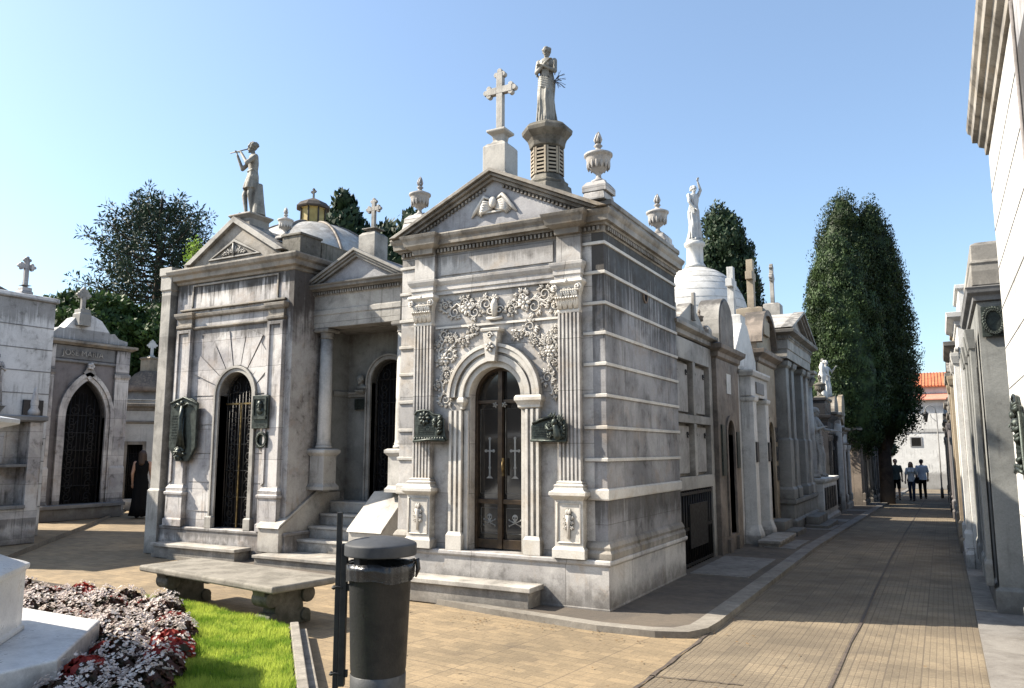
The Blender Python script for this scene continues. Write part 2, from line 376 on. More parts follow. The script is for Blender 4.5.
    def build(s, name, mat, parent=None, bev=0, loc=None, recalc=True, remesh=0, smooth=0):
        me = bpy.data.meshes.new(name); me.from_pydata(s.v, [], s.f)
        me.polygons.foreach_set('use_smooth', s.m)
        if recalc:
            bm = bmesh.new(); bm.from_mesh(me); bmesh.ops.recalc_face_normals(bm, faces=bm.faces); bm.to_mesh(me); bm.free()
        me.materials.append(M[mat] if isinstance(mat, str) else mat)
        o = bpy.data.objects.new(name, me); COL.objects.link(o)
        if loc: o.location = loc
        if parent is not None: o.parent = parent
        if remesh:
            r = o.modifiers.new('r', 'REMESH'); r.mode = 'VOXEL'; r.voxel_size = remesh; r.use_smooth_shade = True
            if smooth:
                q = o.modifiers.new('s', 'SMOOTH'); q.factor = .5; q.iterations = smooth
            bpy.context.view_layer.update()
            dg = bpy.context.evaluated_depsgraph_get()
            nm = bpy.data.meshes.new_from_object(o.evaluated_get(dg))
            o.modifiers.clear(); o.data = nm; nm.name = name
        elif bev:
            b = o.modifiers.new('bevel', 'BEVEL'); b.width = bev; b.segments = 2; b.limit_method = 'ANGLE'; b.angle_limit = radians(35)
            b.harden_normals = False
        return o

def tag(o, label=None, cat=None, group=None, kind=None):
    if label: o['label'] = label
    if cat: o['category'] = cat
    if group: o['group'] = group
    if kind: o['kind'] = kind
    return o
def thing(name, label, cat, loc=(0, 0, 0), rz=0, group=None):
    o = bpy.data.objects.new(name, None); COL.objects.link(o)
    o.empty_display_size = .1
    o.location = loc; o.rotation_euler = (0, 0, rz)
    return tag(o, label, cat, group)
def dup(root, loc, rz=0, label=None, scale=None):
    r = root.copy(); COL.objects.link(r); r.location = loc; r.rotation_euler = (0, 0, rz)
    if scale: r.scale = (scale,)*3
    if label: r['label'] = label
    for ch in list(root.children):
        c = ch.copy(); COL.objects.link(c); c.parent = r
        for g in list(ch.children):
            d = g.copy(); COL.objects.link(d); d.parent = c
    return r

# ------------------------------------------------------------------ architectural helpers
def arc(cx, cz, r, a0, a1, n=20):
    return [(cx+r*cos(a0+(a1-a0)*i/n), cz+r*sin(a0+(a1-a0)*i/n)) for i in range(n+1)]
def opening(cx, hw, z0, zs, kind='round'):
    """left-bottom .. over the head .. right-bottom of a door opening"""
    if kind == 'round': head = arc(cx, zs, hw, pi, 0, 22)
    elif kind == 'pointed':
        r = hw*2.1; c1 = cx-hw+r; t = math.acos((r-hw)/r)
        a = [(c1-r*cos(q), zs+r*sin(q)) for q in [t*i/12 for i in range(13)]]
        head = a + [(2*cx-x, z) for x, z in a[-2::-1]]
    else: head = [(cx-hw, zs), (cx+hw, zs)]
    return [(cx-hw, z0)] + head + [(cx+hw, z0)]
def offset_open(cx, hw, z0, zs, kind, d):
    if kind == 'rect': return [(cx-hw-d, z0), (cx-hw-d, zs+d), (cx+hw+d, zs+d), (cx+hw+d, z0)]
    a = opening(cx, hw, z0, zs, kind); out = []
    n = len(a)
    for i, p in enumerate(a):
        if i == 0 or i == n-1: out.append((p[0]+(-d if i == 0 else d), p[1])); continue
        q0, q1 = a[i-1], a[i+1]; tx, tz = q1[0]-q0[0], q1[1]-q0[1]; l = math.hypot(tx, tz)
        out.append((p[0]-tz/l*d, p[1]+tx/l*d))
    return out
def arch_wall(b, x0, x1, z0, z1, y0, y1, cx, hw, zd, zs, kind='round'):
    o = opening(cx, hw, zd, zs, kind)
    poly = [(x0, z0), (x0, z1), (x1, z1), (x1, z0)]
    if zd > z0 + 1e-3:
        top = [(x0, zd), (x0, z1), (x1, z1), (x1, zd)]
        b.box(x0, x1, y0, y1, z0, zd)
        poly = top
    b.prism(poly + o[::-1], y0, y1)
def surround(b, cx, hw, z0, zs, kind, w, y0, y1):
    """moulded architrave round an opening"""
    a = offset_open(cx, hw, z0, zs, kind, 0.0) if kind != 'rect' else offset_open(cx, hw, z0, zs, kind, 0)
    steps = [(0, .45, 1.), (.45, .8, .72), (.8, 1., 1.15)]
    for u0, u1, k in steps:
        b.strip(offset_open(cx, hw, z0, zs, kind, w*u1), offset_open(cx, hw, z0, zs, kind, w*u0), y1-abs(y1-y0)*k, y1)
def fluted(b, x0, x1, yf, yb, z0, z1, n=5):
    """fluted flat pilaster, section extruded upward; yf front, yb wall"""
    w = (x1-x0)/(n*2+1); d = w*.75; poly = [(x0, yb), (x0, yf)]
    for i in range(n):
        a = x0+w*(2*i+1)
        poly += [(a, yf), (a+.12*w, yf+d*.7), (a+w*.5, yf+d), (a+.88*w, yf+d*.7), (a+w, yf)]
    poly += [(x1, yf), (x1, yb)]
    b.prism(poly, z0, z1, 'z')
def spiral(cx, cz, r, turns=1.6, a0=0, sgn=1, y=0, n=26, lift=.0):
    return [(cx+r*(1-.86*i/n)*cos(a0+sgn*2*pi*turns*i/n), y-lift*i/n, cz+r*(1-.86*i/n)*sin(a0+sgn*2*pi*turns*i/n)) for i in range(n+1)]
def capital(b, x0, x1, yf, yb, z0, z1):
    """corinthian pilaster capital"""
    h = z1-z0; cx = (x0+x1)/2; w = x1-x0
    b.front(x0, x1, yf, yb, [(0, z0), (.006, z0+.02), (0, z0+.04), (0, z0+h*.5), (.03, z1-.07), (.05, z1-.05)])
    b.front(x0, x1, yf, yb, [(.05, z1-.048), (.065, z1-.03), (.055, z1)])
    rnd = random.Random(int(x0*100))
    for row, (zz, hh, k) in enumerate(((z0+.04, h*.38, 4), (z0+h*.32, h*.38, 3))):
        for i in range(k):
            x = x0+w*(i+.5)/k
            for t in (-1, 0, 1):
                b.tube([(x+t*.012, yf-.004, zz), (x+t*.022, yf-.018-.01*row, zz+hh*.55), (x+t*.03, yf-.045-.012*row, zz+hh*.92), (x+t*.028, yf-.062, zz+hh*.8)], [.013, .017, .014, .007], 6)
    for sgn, x in ((-1, x0-.012), (1, x1+.012)):
        b.tube(spiral(x, z1-.095, .042, 1.7, pi/2, -sgn, yf-.045, lift=.03), .010, 6)
        b.tube([(x-sgn*.06, yf-.01, z0+h*.45), (x-sgn*.035, yf-.03, z0+h*.7), (x, yf-.045, z1-.05)], .012, 6)
    b.tube(spiral(cx-.03, z1-.12, .026, 1.4, 0, 1, yf-.035), .007, 5)
    b.tube(spiral(cx+.03, z1-.12, .026, 1.4, pi, -1, yf-.035), .007, 5)
    b.ell((cx, yf-.055, z1-.025), (.028, .02, .028), 8, 5)
def rosette(b, cx, cz, r, y, n=6, rot=0):
    for i in range(n):
        a = rot+2*pi*i/n
        b.ell((cx+cos(a)*r*.62, y-.012, cz+sin(a)*r*.62), (r*.40, .016, r*.26), 8, 5, Matrix.Rotation(-a, 3, 'Y').to_euler())
    b.ell((cx, y-.022, cz), (r*.26, .02, r*.26), 8, 5)
def leafspray(b, x, z, y, ang, l):
    """three-lobed acanthus leaf"""
    for da, k in ((0, 1.), (.6, .72), (-.6, .72), (1.15, .45), (-1.15, .45)):
        a = ang+da; c = (x+cos(a)*l*k*.5, y-.008, z+sin(a)*l*k*.5)
        b.ell(c, (l*k*.5, .013, l*k*.15), 6, 4, Matrix.Rotation(-a, 3, 'Y').to_euler())
def rinceau(b, pts, y, rs, seed=1, r0=.008):
    """scrolling vine along pts with alternating spirals, flowers and leaves"""
    rnd = random.Random(seed); n = len(pts)
    b.tube([(x, y-.01, z) for x, z in pts], r0*1.2, 6)
    for i in range(n-1):
        x, z = pts[i]; x2, z2 = pts[i+1]; a = math.atan2(z2-z, x2-x); s = 1 if i % 2 else -1
        r = rs*(.8+.4*rnd.random()); cx = (x+x2)/2-sin(a)*s*r*.9; cz = (z+z2)/2+cos(a)*s*r*.9
        b.tube(spiral(cx, cz, r, 1.35, a-s*pi/2, s, y-.012), [r0*1.0*(1-.5*q/26) for q in range(27)], 6)
        if rnd.random() < .7: rosette(b, cx, cz, r*.55, y-.004, 5, rnd.random())
        for q in range(9):
            aa = a+s*(q*.72)+.5*rnd.random(); leafspray(b, cx+cos(aa)*r*.95, cz+sin(aa)*r*.95, y-.004, aa+s*.6, r*(.55+.45*rnd.random()))
def dentils(b, x0, x1, y, z0, z1, w=.035, d=.03):
    n = int((x1-x0)/(w*1.8))
    for i in range(n):
        x = x0+(x1-x0)*(i+.5)/n; b.box(x-w/2, x+w/2, y-d, y, z0, z1)
def pediment(root, x0, x1, z0, h, yf, yb, mat, t=.11, proj=.12, ty=.0, name='pediment', tymp=None, dent=False, roofmat=None, bev=.004):
    """gable: raking cornice, tympanum and the roof behind it"""
    cx = (x0+x1)/2; hw = (x1-x0)/2
    def tri(d, dz=0): 
        k = d*math.hypot(hw, h)/h
        return [(x0+k, z0), (cx, z0+h-k*h/hw), (x1-k, z0)]
    b = B()
    for d0, d1, pr in ((0, t*.4, proj), (t*.42, t*.75, proj*.72), (t*.77, t*1.15, proj*.4)):
        b.strip(tri(d0), tri(d1), yf-pr, yf+.08)
    if dent:
        for sgn in (-1, 1):
            n = 22; k = t*1.17*math.hypot(hw, h)/h
            for i in range(1, n):
                u = i/n*.93; x = cx+sgn*(hw-k)*(1-u)*1.; z = z0+ (h-k*h/hw)*u
                b.box(x-.014, x+.014, yf-.03, yf+.02, z-.045, z-.01)
    c = b.build('raking_cornice' if name == 'pediment' else name, mat, root, bev)
    b = B(); b.prism(tri(t*1.1), yf+ty, yf+.2); c2 = b.build('tympanum', tymp or mat, root)
    b = B(); k = .02; b.prism([(x0+.03, z0+.004), (cx, z0+h-.02), (x1-.03, z0+.004)], yf+.081, yb); b.build('roof', roofmat or mat, root, bev)
    return c
URN = [(.095,0),(.095,.025),(.06,.045),(.035,.07),(.03,.11),(.05,.13),(.10,.17),(.135,.23),(.15,.30),(.155,.33),(.175,.34),(.175,.365),(.15,.375),(.10,.40),(.045,.425),(.03,.44),(.035,.455),(.055,.475),(.03,.50),(.02,.52)]
def urn(label, loc, s=1., ped=(.15, .16), mat='marble', group=None, rz=0, ball=False):
    t = thing('urn', label, 'urn', loc, rz, group)
    pw, ph = ped
    b = B(); b.rings(-pw, pw, -pw, pw, [(0, 0), (0, ph*.55), (-pw*.12, ph*.75), (-pw*.3, ph)]); b.build('pedestal', mat, t, .006)
    b = B(); b.lathe([(r*s, z*s) for r, z in URN], (0, 0, ph), 26)
    for i in range(14):
        a = 2*pi*i/14
        b.ell((.128*s*cos(a), .128*s*sin(a), ph+.235*s), (.02*s, .02*s, .07*s), 6, 5)
    b.build('vase', mat, t)
    b = B()
    # flame or bud finial
    for i in range(5):
        a = 2*pi*i/5
        b.tube([(.02*s*cos(a), .02*s*sin(a), ph+.50*s), (.038*s*cos(a), .038*s*sin(a), ph+.55*s), (.02*s*cos(a+.6), .02*s*sin(a+.6), ph+.62*s), (.006*s, 0, ph+.66*s)], [.014*s, .02*s, .014*s, .004*s], 6)
    b.build('finial', mat, t)
    return t
def cross_shape(b, h, w, t, d, z0, budded=True, y=0, zc=None):
    """latin cross with trefoil ends, in the x-z plane"""
    zc = zc or z0+h*.66
    b.front(-t/2, t/2, y-d/2, y+d/2, [(0, z0), (0, zc-t/2)]); b.front(-t/2, t/2, y-d/2, y+d/2, [(0, zc-t/2), (0, z0+h-(t*.5 if budded else 0))])
    b.box(-w/2+(t*.5 if budded else 0), -t/2, y-d/2, y+d/2, zc-t/2, zc+t/2); b.box(t/2, w/2-(t*.5 if budded else 0), y-d/2, y+d/2, zc-t/2, zc+t/2)
    if budded:
        r = t*.5
        for ex, ez, ax, az in ((-w/2+r, zc, -1, 0), (w/2-r, zc, 1, 0), (0, z0+h-r, 0, 1)):
            for px, pz in ((ax*r*.55, az*r*.55), (az*r*1.1-ax*r*.5, ax*r*1.1-az*r*.5), (-az*r*1.1-ax*r*.5, -ax*r*1.1-az*r*.5)):
                b.T_ = None
                b.prism(arc(ex+px, ez+pz, r*.78, 0, 2*pi*(11/12), 11), y-d*.44-abs(px)*.02, y+d*.44)
def steps(b, x0, x1, y0, n, run, z0, rise, yb, nose=.02):
    for i in range(n):
        b.box(x0, x1, y0+run*i+nose, yb, z0+rise*i+.001*i, z0+rise*(i+1)-.035)
        b.box(x0, x1, y0+run*i, yb, z0+rise*(i+1)-.035, z0+rise*(i+1))
def text(parent, s, size, loc, mat, rot=(pi/2, 0, 0), name='inscription', ext=.004):
    cu = bpy.data.curves.new(name, 'FONT'); cu.body = s; cu.size = size; cu.extrude = ext; cu.align_x = 'CENTER'
    o = bpy.data.objects.new(name, cu); COL.objects.link(o)
    bpy.context.view_layer.update()
    me = bpy.data.meshes.new_from_object(o.evaluated_get(bpy.context.evaluated_depsgraph_get()))
    bpy.data.objects.remove(o); me.materials.clear(); me.materials.append(M[mat])
    o = bpy.data.objects.new(name, me); COL.objects.link(o); o.location = loc; o.rotation_euler = rot; o.parent = parent
    return o
def grille(b, cx, hw, z0, zs, y, kind='round', scrolls=True, r=.008, seed=3):
    """wrought iron grille: bars and scrolls inside the opening"""
    n = 5
    ins = offset_open(cx, hw, z0, zs, kind, -.02)
    b.tube([(x, y, z) for x, z in ins], r*1.6, 6)
    zt = max(z for x, z in ins)
    for i in range(1, n*2):
        x = cx-hw+2*hw*i/(n*2)
        top = zs+math.sqrt(max(0, hw*hw-(x-cx)**2))*(1 if kind == 'round' else 1.2) if kind != 'rect' else zs
        b.tube([(x, y, z0), (x, y, top-.02)], r*.6 if i % 2 else r, 5)
    for z in [z0+.05+(zs-z0)*k/5 for k in range(6)]:
        b.tube([(cx-hw, y, z), (cx+hw, y, z)], r, 5)
    if scrolls:
        k = 7; dz = (zs-z0)/k
        for j in range(k):
            for sgn in (-1, 1):
                z = z0+dz*(j+.5); xx = cx+sgn*hw*.5
                b.tube(spiral(xx, z+dz*.2, hw*.22, 1.3, 0, sgn, y-.01), r*.7, 5)
                b.tube(spiral(xx, z-dz*.22, hw*.2, 1.3, pi, -sgn, y-.01), r*.7, 5)
        for sgn in (-1, 1):
            b.tube(spiral(cx+sgn*hw*.4, zs+hw*.35, hw*.28, 1.4, pi/2, sgn, y-.01), r*.7, 5)
# ------------------------------------------------------------------ figures
def hand(b, w, d, s=1., curl=.4, r=.0085, thumb=1):
    """palm and five fingers; w wrist, d direction of the hand"""
    w = Vector(w); d = Vector(d).normalized(); up = Vector((0, 0, 1)) if abs(d.z) < .9 else Vector((0, 1, 0))
    a = d.cross(up).normalized(); n = a.cross(d).normalized()
    pe = w+d*.085*s
    for k in (-1.5, -.5, .5, 1.5): b.cap(w, .016*s, pe+a*.017*s*k, .013*s, 8)
    for k, l in ((-1.5, .066), (-.5, .078), (.5, .074), (1.5, .058)):
        p = pe+a*.019*s*k; q = p+(d*(1-curl*.3)-n*curl*.5)*l*.5*s; e = q+(d*(1-curl)-n*curl)*l*.5*s
        b.cap(p, r*s, q, r*.95*s, 8); b.cap(q, r*.95*s, e, r*.8*s, 8)
    p = w+d*.025*s+a*.022*s*thumb; q = p+(d*.6+a*thumb*.6)*.035*s
    b.cap(p, .011*s, q, .0105*s, 8); b.cap(q, .0105*s, q+(d*.9+a*thumb*.1)*.03*s, .008*s, 8)
def head(b, c, s=1., yaw=0, pitch=0, nose=True):
    """skull, jaw, nose, brow, lips, ears; faces -y when yaw = 0"""
    T0 = b.T; R = Matrix.Translation(Vector(c)) @ Matrix.Rotation(yaw, 4, 'Z') @ Matrix.Rotation(pitch, 4, 'X')
    b.T = R if T0 is None else T0 @ R
    b.ell((0, .01*s, .02*s), (.074*s, .095*s, .092*s), 16, 10)
    b.ell((0, -.022*s, -.045*s), (.055*s, .06*s, .062*s), 14, 8)
    b.cap((0, -.092*s, .012*s), .008*s, (0, -.108*s, -.024*s), .013*s, 8)
    b.cap((-.045*s, -.076*s, .03*s), .011*s, (.045*s, -.076*s, .03*s), .011*s, 8)
    b.cap((-.018*s, -.085*s, -.052*s), .008*s, (.018*s, -.085*s, -.052*s), .008*s, 8)
    b.ell((0, -.07*s, -.09*s), (.022*s, .018*s, .018*s), 8, 6)
    for k in (-1, 1):
        b.ell((k*.03*s, -.077*s, .008*s), (.013*s, .009*s, .009*s), 8, 5)
        b.ell((k*.076*s, .0, -.005*s), (.01*s, .02*s, .03*s), 8, 5)
    b.T = T0
def robed(name, label, loc, rz, H, arms, mat='statue', headyaw=0, headpitch=.25, lean=0, knee=.05, cat='statue', veil=False, group=None, base=.03, wreath=False, extra=None):
    """draped standing figure carved in stone, one continuous surface"""
    s = H/1.7; b = B(); t = thing(name, label, cat, loc, rz, group)
    b.T = Matrix.Scale(s, 4)
    secs = [(lean, .0, 1.44, .10, .075), (lean*.9, 0, 1.38, .17, .10), (lean*.8, 0, 1.26, .165, .115), (lean*.6, 0, 1.10, .135, .10), (lean*.4, 0, 1.0, .15, .11),
            (0, 0, .90, .175, .125), (-.01, -knee*.4, .72, .175, .14), (-.01, -knee, .52, .165, .15), (0, -knee*.7, .3, .17, .155), (0, 0, .12, .19, .17), (0, .01, .0, .22, .19)]
    b.loft(secs, 72, .13, 9, int(H*100))
    # swag of the mantle across the hips
    for q in range(5):
        zz = 1.0-.05*q
        b.tube([(-.17, -.04, zz+.08), (-.08, -.135-.004*q, zz), (.06, -.14, zz-.05), (.17, -.05, zz-.09)], [.014, .02, .02, .014], 8)
    for q in range(7):
        x = -.15+.05*q; b.tube([(x*.8, -.12+abs(x)*.25, .86), (x, -.155+abs(x)*.3, .5), (x*1.15, -.17+abs(x)*.3, .05)], [.012, .02, .028], 8)
    for q in range(5):
        x = -.08+.04*q; b.tube([(x*.9+lean*.7, -.10, 1.36), (x*.7+lean*.6, -.115, 1.15), (x+lean*.4, -.115, 1.0)], [.008, .011, .008], 6)
    b.cap((lean, .0, 1.42), .05, (lean, -.015, 1.52), .046)
    head(b, (lean, -.02, 1.59), 1., headyaw, headpitch)
    if veil:
        b.ell((lean, .03, 1.6), (.10, .10, .115), 14, 10); b.tube([(lean, .09, 1.6), (lean, .13, 1.3), (lean*.6, .13, 1.0)], [.09, .13, .1], 12)
    else:
        b.ell((lean, .035, 1.625), (.088, .09, .085), 14, 10); b.ell((lean, .12, 1.60), (.045, .045, .045), 10, 8)
        for q in range(9):
            a = pi*q/8; b.ell((lean+.082*cos(a), .0+.02*sin(a), 1.64+.05*sin(a)), (.022, .026, .022), 8, 5)
    for arm in arms:
        (sx, sy, sz), (ex, ey, ez), (wx, wy, wz), hd = arm
        b.cap((sx, sy, sz), .058, (ex, ey, ez), .045); b.cap((ex, ey, ez), .044, (wx, wy, wz), .028)
        hand(b, (wx, wy, wz), hd, 1., .5, .012, 1 if sx > 0 else -1)
        for q in range(3): b.tube([(sx, sy-.02, sz-.01*q), ((sx+ex)/2, (sy+ey)/2-.05, (sz+ez)/2-.03*q), (ex, ey, ez-.05-.02*q)], .014, 6)
    for k in (-1, 1): b.cap((k*.07, -.05, .035), .04, (k*.09, -.20, .03), .032)
    if extra: extra(b)
    b.build('figure', mat, t, remesh=H/150, smooth=0)
    b = B(); b.T = Matrix.Scale(s, 4); b.lathe([(.25, -base), (.25, 0), (.235, .012)], (0, 0, 0), 20, False); b.build('base', mat, t)
    return t
def person(label, loc, rz, H, top, legs, hair, stance=.5, sleeves='short', topmat='whitetee', legmat='denim', longhair=False, shorts=False, bag=False, swing=1, group=None):
    """walking person: continuous body; clothes, shoes and hair on it"""
    s = H/1.72; t = thing('person', label, 'person', loc, rz, group); k = Matrix.Scale(s, 4)
    fem = longhair; sh = .17 if fem else .195
    st = stance*.26
    hips = {1: Vector((.085, 0, .90)), -1: Vector((-.085, 0, .90))}
    ank = {1: Vector((.08, -st, .075)), -1: Vector((-.08, st, .10 if st > .05 else .075))}
    kn = {i: (hips[i]+ank[i])/2+Vector((0, -.05 if i == 1 else -.07, .01)) for i in (1, -1)}
    shl = {i: Vector((i*sh, .0, 1.40)) for i in (1, -1)}
    elb = {i: Vector((i*(sh+.045), .10*i*swing*stance+.02, 1.12)) for i in (1, -1)}
    wri = {i: Vector((i*(sh+.05), .17*i*swing*stance-.07, .88)) for i in (1, -1)}
    def torso(b, g=0., z0=.88, z1=1.46):
        S = [(0, 0, 1.47, .06, .055), (0, 0, 1.435, sh*.75, .07), (0, 0, 1.38, sh+.005, .095), (0, 0, 1.26, sh-.02, .11), (0, 0, 1.10, sh-.05, .095), (0, 0, .98, sh-.03, .105), (0, 0, .88, sh-.02, .11)]
        b.loft([(x, y, z, rx+g, ry+g) for x, y, z, rx, ry in S], 24)
    b = B(); b.T = k; torso(b)
    b.cap((0, .005, 1.43), .052, (0, -.01, 1.53), .048); head(b, (0, -.015, 1.60), 1.02)
    for i in (1, -1):
        b.cap(hips[i], .085, kn[i], .056); b.cap(kn[i], .054, ank[i], .036)
        b.cap(ank[i]+Vector((0, .03, -.03)), .036, ank[i]+Vector((0, -.15, -.05)), .028)
        b.cap(shl[i], .05, elb[i], .038); b.cap(elb[i], .037, wri[i], .025)
        hand(b, wri[i], (wri[i]-elb[i]) + Vector((0, -.03, -.06)), 1., .35, .0095, -i)
    b.build('body', 'skin', t, remesh=.009*s)
    b = B(); b.T = k; torso(b, .016)
    if fem: b.ell((-.07, -.10, 1.28), (.07, .06, .07), 12, 8); b.ell((.07, -.10, 1.28), (.07, .06, .07), 12, 8)
    for i in (1, -1):
        if sleeves: b.cap(shl[i]-Vector((i*.02, 0, 0)), .066, shl[i].lerp(elb[i], .72), .062)
    b.loft([(0, 0, .98, sh-.01, .125), (0, 0, .84, sh, .13)], 24)
    b.build(top, topmat, t, remesh=.010*s)
    b = B(); b.T = k; b.loft([(0, 0, .98, sh-.035, .108), (0, 0, .90, sh-.015, .118), (0, .005, .82, sh-.02, .112)], 24)
    for i in (1, -1):
        e = .55 if shorts else 1.
        p1 = kn[i] if not shorts else hips[i].lerp(kn[i], .95)
        b.cap(hips[i], .098, p1, .078 if shorts else .068)
        if not shorts: b.cap(kn[i], .068, ank[i]+Vector((0, 0, .02)), .055)
    b.build(legs, legmat, t, remesh=.010*s)
    for i in (1, -1):
        b = B(); b.T = k; a = ank[i]
        b.cap(a+Vector((0, .035, -.032)), .043, a+Vector((0, -.15, -.045)), .034); b.build('shoe', 'shoe', t, remesh=.009*s)
    b = B(); b.T = k; b.ell((0, .02, 1.645), (.088, .10, .085), 16, 10)
    if longhair:
        b.cap((0, .06, 1.62), .085, (0, .09, 1.40), .075)
        for i in (-1, 1): b.cap((i*.07, .01, 1.62), .03, (i*.085, .0, 1.42), .03)
    b.build('hair', hair, t, remesh=.010*s)
    if bag:
        b = B(); b.T = k; b.rings(.18, .30, -.16, .12, [(0, .78), (.01, .8), (.01, 1.02), (0, 1.04)]); b.tube([(.2, -.1, 1.03), (.16, -.05, 1.3), (.1, .02, 1.45), (.16, .07, 1.25), (.2, .08, 1.03)], .012, 6)
        b.build('shoulder_bag', 'blackcloth', t)
    return t

# ------------------------------------------------------------------ foliage
def cards(name, centers, normals, size, mat, parent=None, aspect=1.6, jitter=.7, up=0., seed=1, face=False):
    """many small leaf-spray faces around the given points"""
    rng = np.random.default_rng(seed); n = len(centers)
    nn = normals/(np.linalg.norm(normals, axis=1)[:, None]+1e-9)
    if face:        # leaf blades lie over the surface of their lump, tips up and a little outward
        d = rng.normal(0, jitter, (n, 3)); d[:, 2] += up; d -= nn*(np.sum(d*nn, 1)[:, None])*.8; d += nn*.28
        d /= np.linalg.norm(d, axis=1)[:, None]+1e-9
        a = np.cross(d, nn+rng.normal(0, .24, (n, 3)))
    else:
        d = nn + rng.normal(0, jitter, (n, 3)); d[:, 2] += up; d /= np.linalg.norm(d, axis=1)[:, None]+1e-9
        a = np.cross(d, rng.normal(0, 1, (n, 3)))
    a /= np.linalg.norm(a, axis=1)[:, None]+1e-9
    sz = size*(.6+.8*rng.random(n))[:, None]
    w = sz/aspect*.5
    p0 = centers - a*w*.35; p1 = centers + d*sz*.5 + a*w*.9; p2 = centers + d*sz; p3 = centers + d*sz*.5 - a*w*.9
    V = np.stack([p0, p1, p2, p3], 1).reshape(-1, 3)
    me = bpy.data.meshes.new(name)
    me.vertices.add(4*n); me.vertices.foreach_set('co', V.ravel())
    me.loops.add(4*n); me.loops.foreach_set('vertex_index', np.arange(4*n))
    me.polygons.add(n); me.polygons.foreach_set('loop_start', np.arange(0, 4*n, 4)); me.polygons.foreach_set('loop_total', np.full(n, 4))
    me.update(calc_edges=True); me.materials.append(M[mat])
    o = bpy.data.objects.new(name, me); COL.objects.link(o)
    if parent is not None: o.parent = parent
    return o
def core(name, prof, seed, mat, parent, lumps=.12, n=40):
    b = B(); rnd = random.Random(seed); ph = [rnd.random()*6 for _ in range(6)]
    vs = []; fs = []; m = len(prof)
    for i, (r, z) in enumerate(prof):
        for q in range(n):
            a = 2*pi*q/n; w = 1+lumps*(sin(3*a+ph[0]+z*.7)+.6*sin(7*a+ph[1]-z*1.3)+.5*sin(5*z+ph[2]+2*a))
            vs.append((r*w*cos(a), r*w*sin(a), z))
    for i in range(m-1):
        for q in range(n): fs.append((i*n+q, i*n+(q+1) % n, (i+1)*n+(q+1) % n, (i+1)*n+q))
    fs += [tuple(range(n-1, -1, -1)), tuple((m-1)*n+q for q in range(n))]
    b.add(vs, fs, True); return b.build(name, mat, parent)
def conifer(name, label, loc, prof, mat, leaves, size, clumps, cr, seed, group=None, corek=.8, trunk=(.25, 3), up=.9):
    """crown = lumps of upright sprays over an uneven profile prof [(r, z)]"""
    t = thing(name, label, 'tree', loc, 0, group); rng = np.random.default_rng(seed)
    zs = np.array([p[1] for p in prof]); rs = np.array([p[0] for p in prof])
    # clump centres on the surface, weighted by radius
    z = rng.uniform(zs[0], zs[-1], clumps*4); r = np.interp(z, zs, rs); keep = rng.random(len(z)) < r/rs.max()+.12
    z = z[keep][:clumps]; r = r[keep][:clumps]; a = rng.uniform(0, 2*pi, len(z))
    w = 1+.08*np.sin(3*a+seed)+.06*np.sin(5*a-z*.8)+rng.normal(0, .05, len(z))
    C = np.stack([r*w*np.cos(a), r*w*np.sin(a), z], 1)
    nrm = np.stack([np.cos(a), np.sin(a), np.full(len(a), .25)], 1)
    per = leaves//len(z); R = cr*rng.uniform(.6, 1.35, len(z))
    P = np.repeat(C, per, 0); NN = np.repeat(nrm, per, 0); RR = np.repeat(R, per)[:, None]
    g = rng.normal(0, 1, P.shape); g /= np.linalg.norm(g, axis=1)[:, None]; lrad = rng.random((len(P), 1))**.18
    off = g*RR*lrad; off[:, 2] *= 1.55; P = P+off
    cr_ = cards('crown', P, NN*.35+g, size, mat, t, 1.7, .45, up, seed, True)
    core('inner_crown', [(max(.02, q*corek), zz) for q, zz in prof], seed, mat, t)
    b = B(); b.lathe([(trunk[0]*1.3, -1), (trunk[0], .6), (trunk[0]*.8, trunk[1])], (0, 0, 0), 14)
    for q in range(4):
        aa = q*1.7+seed; b.tube([(0, 0, trunk[1]*.6), (cos(aa)*trunk[0]*2, sin(aa)*trunk[0]*2, trunk[1]), (cos(aa)*trunk[0]*3, sin(aa)*trunk[0]*3, trunk[1]*1.5)], [trunk[0]*.5, trunk[0]*.35, trunk[0]*.2], 8)
    b.build('trunk', 'bark', t); return t
def broad(label, loc, rad, h, z0, seed, mat='broadleaf', clumps=85, per=600, size=.28, group=None, name='broadleaf_tree'):
    t = thing(name, label, 'tree', loc, 0, group); rng = np.random.default_rng(seed)
    g = rng.normal(0, 1, (clumps, 3)); g /= np.linalg.norm(g, axis=1)[:, None]; g[:, 2] = np.abs(g[:, 2])*1.1-.25
    C = g*np.array([rad, rad, h])*rng.uniform(.55, 1, (clumps, 1)); C[:, 2] += z0
    P = np.repeat(C, per, 0); q = rng.normal(0, 1, P.shape); q /= np.linalg.norm(q, axis=1)[:, None]
    R = np.repeat(rng.uniform(.5, 1.15, clumps), per)[:, None]*rad*.27
    P = P + q*R*rng.random((len(P), 1))**.25*np.array([1, 1, .7])
    cards('crown', P, q, size*.7, mat, t, 1.5, .6, .3, seed, True)
    b = B()
    b.tube([(0, 0, -2), (.1, 0, z0*.4), (0, .1, z0*.8)], [.35, .28, .2], 10)
    for c in C[::5]: b.tube([(0, .05, z0*.6), (c[0]*.4, c[1]*.4, z0*.6+(c[2]-z0*.6)*.55), tuple(c)], [.14, .09, .03], 6)
    b.build('trunk', 'bark', t); return t

